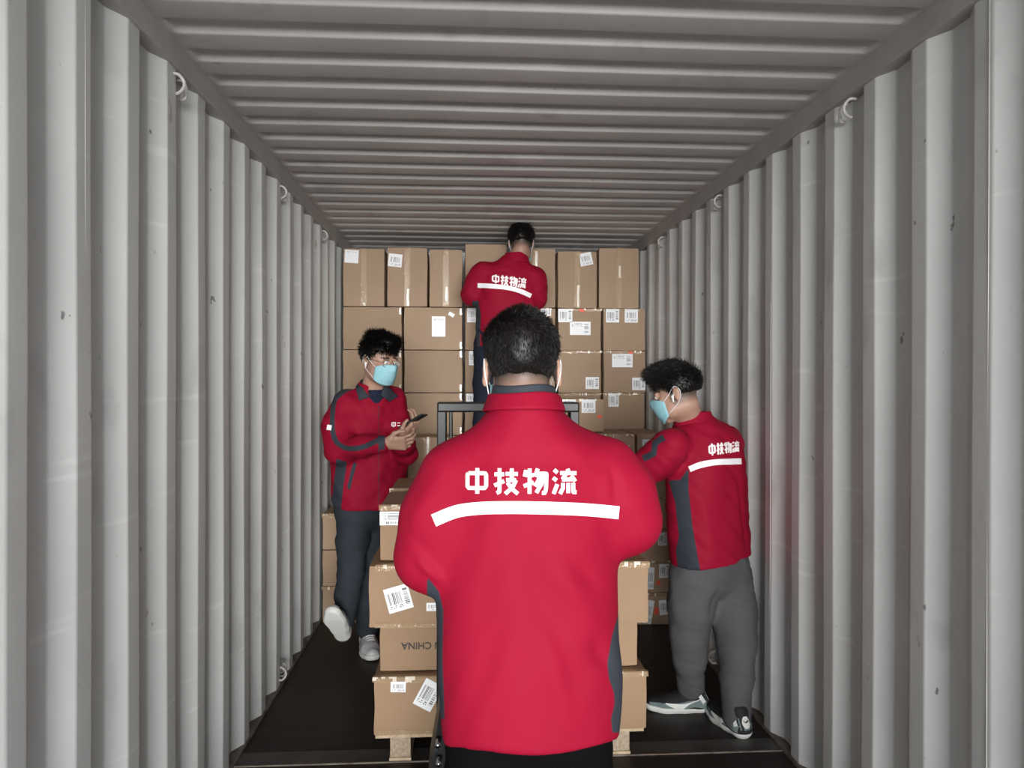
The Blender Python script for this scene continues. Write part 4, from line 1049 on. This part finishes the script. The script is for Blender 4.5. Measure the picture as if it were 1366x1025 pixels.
F.chain([Pp(490, 528, 4.26), JL['shR'], (JL['shR']+JL['elR'])/2+npv((-.022, 0, 0)), JL['elR'], (JL['elR']+JL['wrR'])/2, JL['wrR']-nrm(JL['wrR']-JL['elR'])*.02], [.050, .070, .080, .076, .062, .042], .035)
F.chain([Pp(508, 524, 4.30), JL['shL'], (JL['shL']+JL['elL'])/2, JL['elL'], (JL['elL']*.4+JL['wrL']*.6), JL['wrL']-nrm(JL['wrL']-JL['elL'])*.015], [.050, .066, .070, .066, .056, .045], .03)
zL = at(500, 680, 4.15).z; F.cutf(lambda X, Y, Z: zL+.01*np.sin(X*14)-Z+0*Y)
# open V at the throat
F.cone(Pp(502, 508, 4.20)+fL*.03, Pp(507, 532, 4.14)+fL*.03, .038, .016, .006, None, True)
crL = [(Pp(462, 560, 4.05), Pp(490, 610, 4.0), .02, -.008), (Pp(507, 560, 4.1), Pp(512, 670, 4.1), .012, -.005), (Pp(470, 600, 4.02), Pp(455, 575, 4.05), .018, -.008), (Pp(480, 640, 4.1), Pp(520, 600, 4.1), .02, .007), (Pp(478, 604, 3.98), Pp(482, 618, 3.98), .014, -.007)]
dL = lambda V: wob(V, 8, 13, .010, (1, 1, .6))+wob(V, 9, 30, .006)+1.4*creases(V, crL)
armL = smooth2([(449, 528), (445, 540), (443.5, 555), (443.5, 574), (448, 589), (458, 597), (470, 599.5), (484, 597), (496, 592), (509, 585)], 4)
gpL = [(ribbon_poly(armL, 6.5), 3.8, 4.6), ([(449, 613), (463, 617), (458, 650), (455, 682), (440, 682), (445, 650)], 3.9, 4.6), (ribbon_poly([(474, 618), (469, 636), (465, 653)], 4.5), 3.9, 4.6), (ribbon_poly([(448, 531), (458, 522), (474, 514), (482, 508)], 7.5), 3.8, 4.6),
       ([(504, 578), (513, 577), (513, 600), (505, 601)], 3.8, 4.15), (ribbon_poly([(505, 540), (505.6, 600), (505, 676)], 1.2), 3.9, 4.4)]
jk, V, Q = garment('jacket', eL, F, M['red'], 2, dL, gpL, 4.2); sf = Surf(V, Q)
link('reflective_stripe', strokes_on(sf, [([(436.5, 570.5), (442.5, 571.5)], (7, 7))], .003, 1), M['white'], jk, True)
link('lettering', strokes_on(sf, [([(522.5, 564.5), (527.5, 564.5), (527.5, 568.8), (522.5, 568.8), (522.5, 564.5)], 1.3), ([(525, 563.6), (525, 570.2)], 1.2), ([(530, 565), (534, 565)], 1.2), ([(530, 568.5), (534, 568.5)], 1.2)], .003, 1), M['print'], jk, True)
# folded collar: two dark lapels around the throat
def lapel(e, pts, surf, par, m):
    """dark collar flap laid over the jacket front, outline in px"""
    bm = bmesh.new(); P_ = np.array(pts, float); x0, y0 = P_.min(0); x1, y1 = P_.max(0)
    vs = {}
    n = 12
    # map a quad (4 px corners) onto the surface
    a, b, c, d = [Vector(p) for p in pts]
    for i in range(n+1):
        for j in range(n+1):
            p = a.lerp(b, i/n).lerp(d.lerp(c, i/n), j/n); h_, N_ = surf.ray(p.x, p.y)
            if h_ is not None: vs[i, j] = bm.verts.new(h_+N_*(.010*math.sin(math.pi*min(1, .25+i/n*.6))+.003))
    for i in range(n):
        for j in range(n):
            k = [(i, j), (i+1, j), (i+1, j+1), (i, j+1)]
            if all(q in vs for q in k) and max((vs[k[q]].co-vs[k[(q+1) % 4]].co).length for q in range(4)) < .06: bm.faces.new([vs[q] for q in k])
    bmesh.ops.delete(bm, geom=[v for v in bm.verts if not v.link_faces], context='VERTS')
    o = link('collar_flap', from_bm(bm), m, par, True); so = o.modifiers.new('t', 'SOLIDIFY'); so.thickness = .004; return o
lapel(eL, [(477, 511), (494, 531), (478, 536), (474, 514)], sf, jk, M['grey'])
lapel(eL, [(512, 513), (507, 528), (518, 537), (529, 530)], sf, jk, M['grey'])
cL = Pp(498, 516, 4.25)
collar('collar', jk, cL, UL, .095, .088, .076, .074, cL[2]-.035, cL[2]+.020, M['red'], .0, .75, .006, -1, .015)
collar('collar_lining', jk, cL, UL, .078, .074, .070, .068, cL[2]-.03, cL[2]+.026, M['grey'], .0, .75, .005, -1, .015)
F = Field(Pp(478, 560, 4.25)-[.05, .2, 0], Pp(530, 508, 4.25)+[.05, .12, .04], .007)
F.cone(Pp(501, 540, 4.24), Pp(500, 517, 4.23), .085, .064, .02, (fL, .85)); F.cutf(lambda X, Y, Z: Z-(cL[2]+.002+.25*((X-cL[0])*-fL[0]+(Y-cL[1])*-fL[1]))+0*X); garment('shirt', eL, F, M['navytee'], 1)
legs(eL, JL, M['jean'], [.098, .090, .075, .070, .062], seed=31, cr=[(Pp(462, 750, 4.1), Pp(480, 765, 4.1), .02, -.008)], ankdrop=.0)
shoe(eL, (JL['anR'][0], JL['anR'][1]+.015, 0), math.radians(188), pitch=math.radians(-48), s=1.06, ankle=JL['anR'])
shoe(eL, (JL['anL'][0], JL['anL'][1]+.01, 0.0), math.radians(165), kind='spotted', s=1.08)
def cutL(x, y, z): return np.maximum(np.maximum(y-.088-.35*np.maximum(z-.06, 0), -(z-(.062*np.clip((y+.005)/.05, 0, 1)-.03*np.clip((-y-.0)/.06, 0, 1)))), -(z+.06)+0*x)
dirL = lambda l, n: n*.5+np.array([.25, .45, .15])*np.clip((l[:, 2]-.04)/.05, 0, 1)[:, None]+np.array([0, -.1, -.6])*np.clip((.05-l[:, 2])/.06, 0, 1)[:, None]
def exL(F, P, R):
    F.ell(P(0, .045, .112), (.066, .055, .026), R, .02); F.ell(P(.01, -.03, .122), (.06, .06, .024), R, .02); F.cone(P(-.03, -.05, .13), P(-.05, -.075, .150), .016, .006, .02); F.cone(P(.0, .07, .100), P(.035, .088, .082), .022, .010, .02)
hair(eL, JL['head'], RL, HS, cutL, 33, 7000, lambda l: .010+.026*np.clip((l[:, 2]+.01)/.09, 0, 1), dirL, thick=(.010, .012, .015), extra=exL, rad=.0013, h=.005)
mask(eL, JL['head'], RL, HS)
def glasses(e, P, s, R):
    g = empty('glasses', e.location*0); g.parent = e
    for t in (-1, 1):
        pts = [Vector(P(t*.034+.024*math.cos(a)*abs(math.cos(a))**-.25, .103-.12*abs(.024*math.cos(a)*t+.034)*.6, .004+.017*math.sin(a))) for a in np.linspace(0.01, 6.27, 26)]
        tube_obj('rim', pts, .0013, M['glassf'], g, 6)
        b_ = bmesh.new(); b_.faces.new([b_.verts.new(p) for p in pts[:-1]]); link('lens', from_bm(b_), M['lens'], g)
        tube_obj('temple', [P(t*.058, .095, .010), P(t*.076, .05, .012), P(t*.082, -.005, .016), P(t*.083, -.022, .004)], .0014, M['glassf'], g, 6)
    tube_obj('bridge', [P(-.011, .103, .009), P(0, .107, .011), P(.011, .103, .009)], .0013, M['glassf'], g, 6)
glasses(eL, PL, HS, RL)
def pod(e, P, t):
    o = tube_obj('earbud', [P(t*.092, .004, -.004), P(t*.096, .008, -.010), P(t*.094, .012, -.036)], .004, M['pods'], e, 8, [.0075, .006, .0035]); return o
pod(eL, PL, 1)
# the phone in the left hand
pc = Pp(551, 565.5, 3.93); ax = nrm((.72, -.25, .42)); nn_ = nrm(np.cross(ax, (-.3, -.9, .1))); nn_ = nn_ if nn_[2] > 0 else -nn_; sx2 = np.cross(nn_, ax)
Mp = Matrix([[sx2[0], ax[0], nn_[0], pc[0]], [sx2[1], ax[1], nn_[1], pc[1]], [sx2[2], ax[2], nn_[2], pc[2]+.012], [0, 0, 0, 1]])
ph = empty('phone', pc); tag(ph, 'dark smartphone held up in the hand of the left worker', 'phone')
bm = bmesh.new(); bm_box(bm, (-.036, -.076, -.0042), (.036, .076, .0042), .0035, Mp); link('phone_case', from_bm(bm), M['phoneb'], ph)
bm = bmesh.new(); bm_box(bm, (-.034, -.073, .0040), (.034, .073, .0050), .0004, Mp); link('screen', from_bm(bm), M['phone'], ph)

# ------------------------------------------------------------------ right worker
fR = nrm((-.60, .80, 0)); UR = np.array([fR[1], -fR[0], 0])
JR = dict(head=Pp(903, 524, 3.37), hf=(-.90, .42, -.34), neck=Pp(922, 563, 3.42), shL=Pp(897, 595, 3.28), shR=Pp(968, 592, 3.55),
          elL=Pp(866, 624, 3.36), wrL=npv((.66, 3.36, 1.135)), elR=Pp(930, 620, 3.75), wrR=npv((.86, 3.72, 1.135)),
          hipL=Pp(926, 768, 3.38), hipR=Pp(972, 768, 3.48), knL=Pp(921, 845, 3.43), knR=Pp(984, 858, 3.40), anL=Pp(922, 914, 3.54), anR=Pp(984, 949, 3.30))
JR['tdL'] = (-.95, .12, 0); JR['tdR'] = (-.25, 1, 0)
JR['hdL'] = ((-1, .1, -.1), (0, 0, -1), (0, 1, 0), (.2, .2, .2, .2)); JR['hdR'] = ((-1, .0, -.1), (0, 0, -1), (0, -1, 0), (.2, .2, .2, .2))
JR['stub'] = lambda l: np.clip((l[:, 2]+.060)/.035, 0, 1)*(l[:, 1] < .02)*.85*(np.abs(l[:, 0]) < .078)
eR, PR, RR = person('person in a red jacket and grey sweatpants on the right, reaching over the pallet load', (JR['anL'][0], 3.4, 0), JR, .0045, 1.04)
lvR = [(765, 897, 1002, .155), (720, 893, 1002, .155), (680, 890, 1000, .15), (640, 889, 998, .148), (610, 893, 994, .14), (588, 898, 986, .125), (572, 904, 974, .105), (560, 908, 956, .085), (549, 911, 940, .070)]
F = Field(Pp(850, 770, 3.4)-[.35, .40, 0], Pp(1005, 535, 3.4)+[.06, .60, .03], .0075)
torso_levels(F, lvR, 3.42, fR, .03)
F.chain([Pp(912, 582, 3.38), JR['shL'], (JR['shL']+JR['elL'])/2, JR['elL'], JR['wrL']], [.055, .070, .078, .072, .048], .035)
F.chain([Pp(935, 582, 3.45), JR['shR'], (JR['shR']+JR['elR'])/2, JR['elR'], JR['wrR']], [.055, .078, .076, .068, .048], .03)
def hemR(X, Y, Z):
    # lower at the back right corner, higher on the front side
    p0 = at(938, 762, 3.27).z; return p0+.035*np.clip((X-1.0)/.25, 0, 1)-Z+.006*np.sin(X*20)+0*Y
F.cutf(hemR)
crR = [(Pp(919, 575, 3.25), Pp(922, 635, 3.25), .012, -.007), (Pp(985, 620, 3.3), Pp(998, 740, 3.35), .02, -.006), (Pp(935, 650, 3.25), Pp(950, 755, 3.25), .03, .006), (Pp(880, 600, 3.25), Pp(884, 640, 3.3), .014, -.007), (Pp(970, 660, 3.3), Pp(960, 750, 3.3), .02, -.005)]
dR = lambda V: wob(V, 14, 11, .010, (1, 1, .45))+wob(V, 15, 28, .0045)+1.5*creases(V, crR)
gpR = [([(919, 624), (919, 655), (924, 700), (930, 735), (936, 766), (906, 766), (902, 735), (906, 715), (901, 670), (892, 641), (908, 640)], 3.0, 3.8), (ribbon_poly([(886, 583), (874, 591), (872, 605), (858, 612)], 9), 3.0, 3.9)]
jk, V, Q = garment('jacket', eR, F, M['red'], 2, dR, gpR, 3.4); sf = Surf(V, Q)
link('lettering', lettering(sf, [(945, 592), (986, 588), (986, 602), (946, 608)], 2.3, .12, 1), M['print'], jk, True)
link('reflective_stripe', strokes_on(sf, [(smooth2([(920, 626), (935, 620), (955, 616.5), (975, 615.5), (989, 615)], 4), (8, 8))], .002, 1.5), M['white'], jk, True)
cR = Pp(925, 557, 3.42)
collar('collar', jk, cR, UR, .098, .092, .074, .074, cR[2]-.035, cR[2]+.030, M['red'], .02, .3, .007, 1, .022)
collar('collar_lining', jk, cR, UR, .080, .076, .069, .068, cR[2]-.03, cR[2]+.026, M['grey'], .018, .3, .004, 1, .02)
legs(eR, JR, M['greyt'], [.112, .108, .088, .076, .062], seed=41, h=.008, cr=[(Pp(958, 775, 3.3), Pp(950, 830, 3.3), .02, -.010), (Pp(905, 870, 3.35), Pp(930, 905, 3.4), .014, .008), (Pp(970, 920, 3.2), Pp(1000, 930, 3.2), .012, .008), (Pp(905, 800, 3.3), Pp(915, 860, 3.3), .015, -.006)])
shoe(eR, (JR['anL'][0]+.01, JR['anL'][1]-.01, 0), math.radians(-82), up=M['shoebk'], kind='trainer', s=1.04, h=.0035)
shoe(eR, (JR['anR'][0], JR['anR'][1]-.01, 0), math.radians(-14), up=M['shoebk'], kind='trainer', s=1.04, h=.0035)
def cutR(x, y, z): return np.maximum(np.maximum(y-.088-.35*np.maximum(z-.06, 0), -(z-(.050*np.clip((y-.0)/.05, 0, 1)-.012*np.clip((-y-.0)/.06, 0, 1)))), -(z+.03)+0*x)
hair(eR, JR['head'], RR, 1.04, cutR, 43, 7000, lambda l: .008+.026*np.clip((l[:, 2]+.01)/.09, 0, 1), lambda l, n: n*.40+np.array([0, .60, .05])*np.clip((l[:, 2]-.04)/.05, 0, 1)[:, None]+np.array([0, 0, -.6])*np.clip((.05-l[:, 2])/.06, 0, 1)[:, None],
     dispamp=.002, thick=(.010, .012, .016), extra=lambda F, P, R: (F.ell(P(0, .02, .112), (.070, .085, .030), R, .02), F.ell(P(0, -.04, .085), (.062, .045, .030), R, .02)), rad=.0012, h=.005)
mask(eR, JR['head'], RR, 1.04); pod(eR, PR, -1)

# ------------------------------------------------------------------ highest worker, standing on the middle stack
zs_ = 4*hc
JB = dict(head=Pp(695, 325, 5.22), hf=(.10, .93, -.30), neck=Pp(689, 348, 5.20), shL=Pp(645, 367, 5.20), shR=Pp(712, 372, 5.20),
          elL=Pp(629, 393, 5.22), wrL=Pp(640, 378, 5.38), elR=Pp(716, 398, 5.22), wrR=Pp(700, 384, 5.38),
          hipL=Pp(652, 462, 5.20), hipR=Pp(690, 462, 5.20), knL=npv((at(647, 550, 5.2).x, 5.22, zs_+.45)), knR=npv((at(692, 550, 5.2).x, 5.22, zs_+.45)), anL=npv((at(647, 600, 5.2).x, 5.15, zs_+.09)), anR=npv((at(694, 600, 5.2).x, 5.15, zs_+.09)))
JB['ground'] = zs_; JB['tdL'] = (-.1, 1, 0); JB['tdR'] = (.1, 1, 0); 
for s, t in (('L', 1), ('R', -1)): JB['hd'+s] = ((.15*t, .35, .9), (0, 1, 0), (t, 0, 0), (.1, .1, .1, .1))
JB['stub'] = lambda l: np.clip((l[:, 2]+.060)/.035, 0, 1)*(l[:, 1] < .02)*.9*(np.abs(l[:, 0]) < .078)
eB, PB, RB = person('person in a red jacket standing highest, back turned, pushing a carton into the top row', (JB['anL'][0], 5.2, zs_), JB, .006, 1.0)
lvB = [(468, 634, 708, .14), (440, 635, 712, .145), (412, 636, 716, .145), (388, 637, 716, .14), (372, 640, 714, .125), (358, 652, 708, .10), (348, 664, 704, .080), (341, 671, 702, .068)]
F = Field(Pp(612, 472, 5.2)-[.05, .25, 0], Pp(728, 330, 5.2)+[.05, .28, .02], .0095)
torso_levels(F, lvB, 5.2, (0, 1), .03)
for s in 'LR': F.chain([Pp(680 if s == 'L' else 696, 357, 5.2), JB['sh'+s], (JB['sh'+s]+JB['el'+s])/2, JB['el'+s], JB['wr'+s]], [.055, .080, .080, .072, .045], .035)
zB = at(660, 464, 5.2).z; F.cutf(lambda X, Y, Z: zB-Z+0*X+0*Y)
gpB = [([(630, 402), (638, 402), (641, 420), (640, 466), (628, 466)], 5.0, 5.5)]
jk, V, Q = garment('jacket', eB, F, M['red'], 2, lambda V: wob(V, 24, 11, .011, (1, 1, .6))+wob(V, 25, 28, .006)+creases(V, [(Pp(650, 400, 5.1), Pp(690, 440, 5.1), .03, -.01), (Pp(638, 380, 5.1), Pp(640, 400, 5.1), .02, -.01)]), gpB, 5.2); sf = Surf(V, Q)
link('lettering', lettering(sf, [(656, 366), (702, 371.5), (700.5, 385), (656, 377.5)], 2.2, .12, 1), M['print'], jk, True)
link('reflective_stripe', strokes_on(sf, [(smooth2([(637, 381), (655, 382), (675, 384), (692, 388), (708, 395)], 4), (6, 6))], .003, 1.5), M['white'], jk, True)
cB = Pp(688, 345, 5.2)
collar('collar', jk, cB, (1, 0, .0), .098, .092, .072, .072, cB[2]-.045, cB[2]+.035, M['red'], .01, .3, .007, 1, .01)
legs(eB, JB, M['navyt'], [.105, .095, .082, .078, .070], seed=51)
for s in 'LR': shoe(eB, (JB['an'+s][0], JB['an'+s][1]-.02, zs_+.003), (-.1 if s == 'L' else .1), up=M['shoebk'], h=.005)
hair(eB, JB['head'], RB, 1.0, cutR, 53, 4000, lambda l: .008+.018*np.clip((l[:, 2]+.01)/.09, 0, 1), lambda l, n: n*.7+np.array([0, 0, -.4])*np.clip((.05-l[:, 2])/.06, 0, 1)[:, None], thick=(.009, .010, .014), rad=.0014, h=.006)
mask(eB, JB['head'], RB)
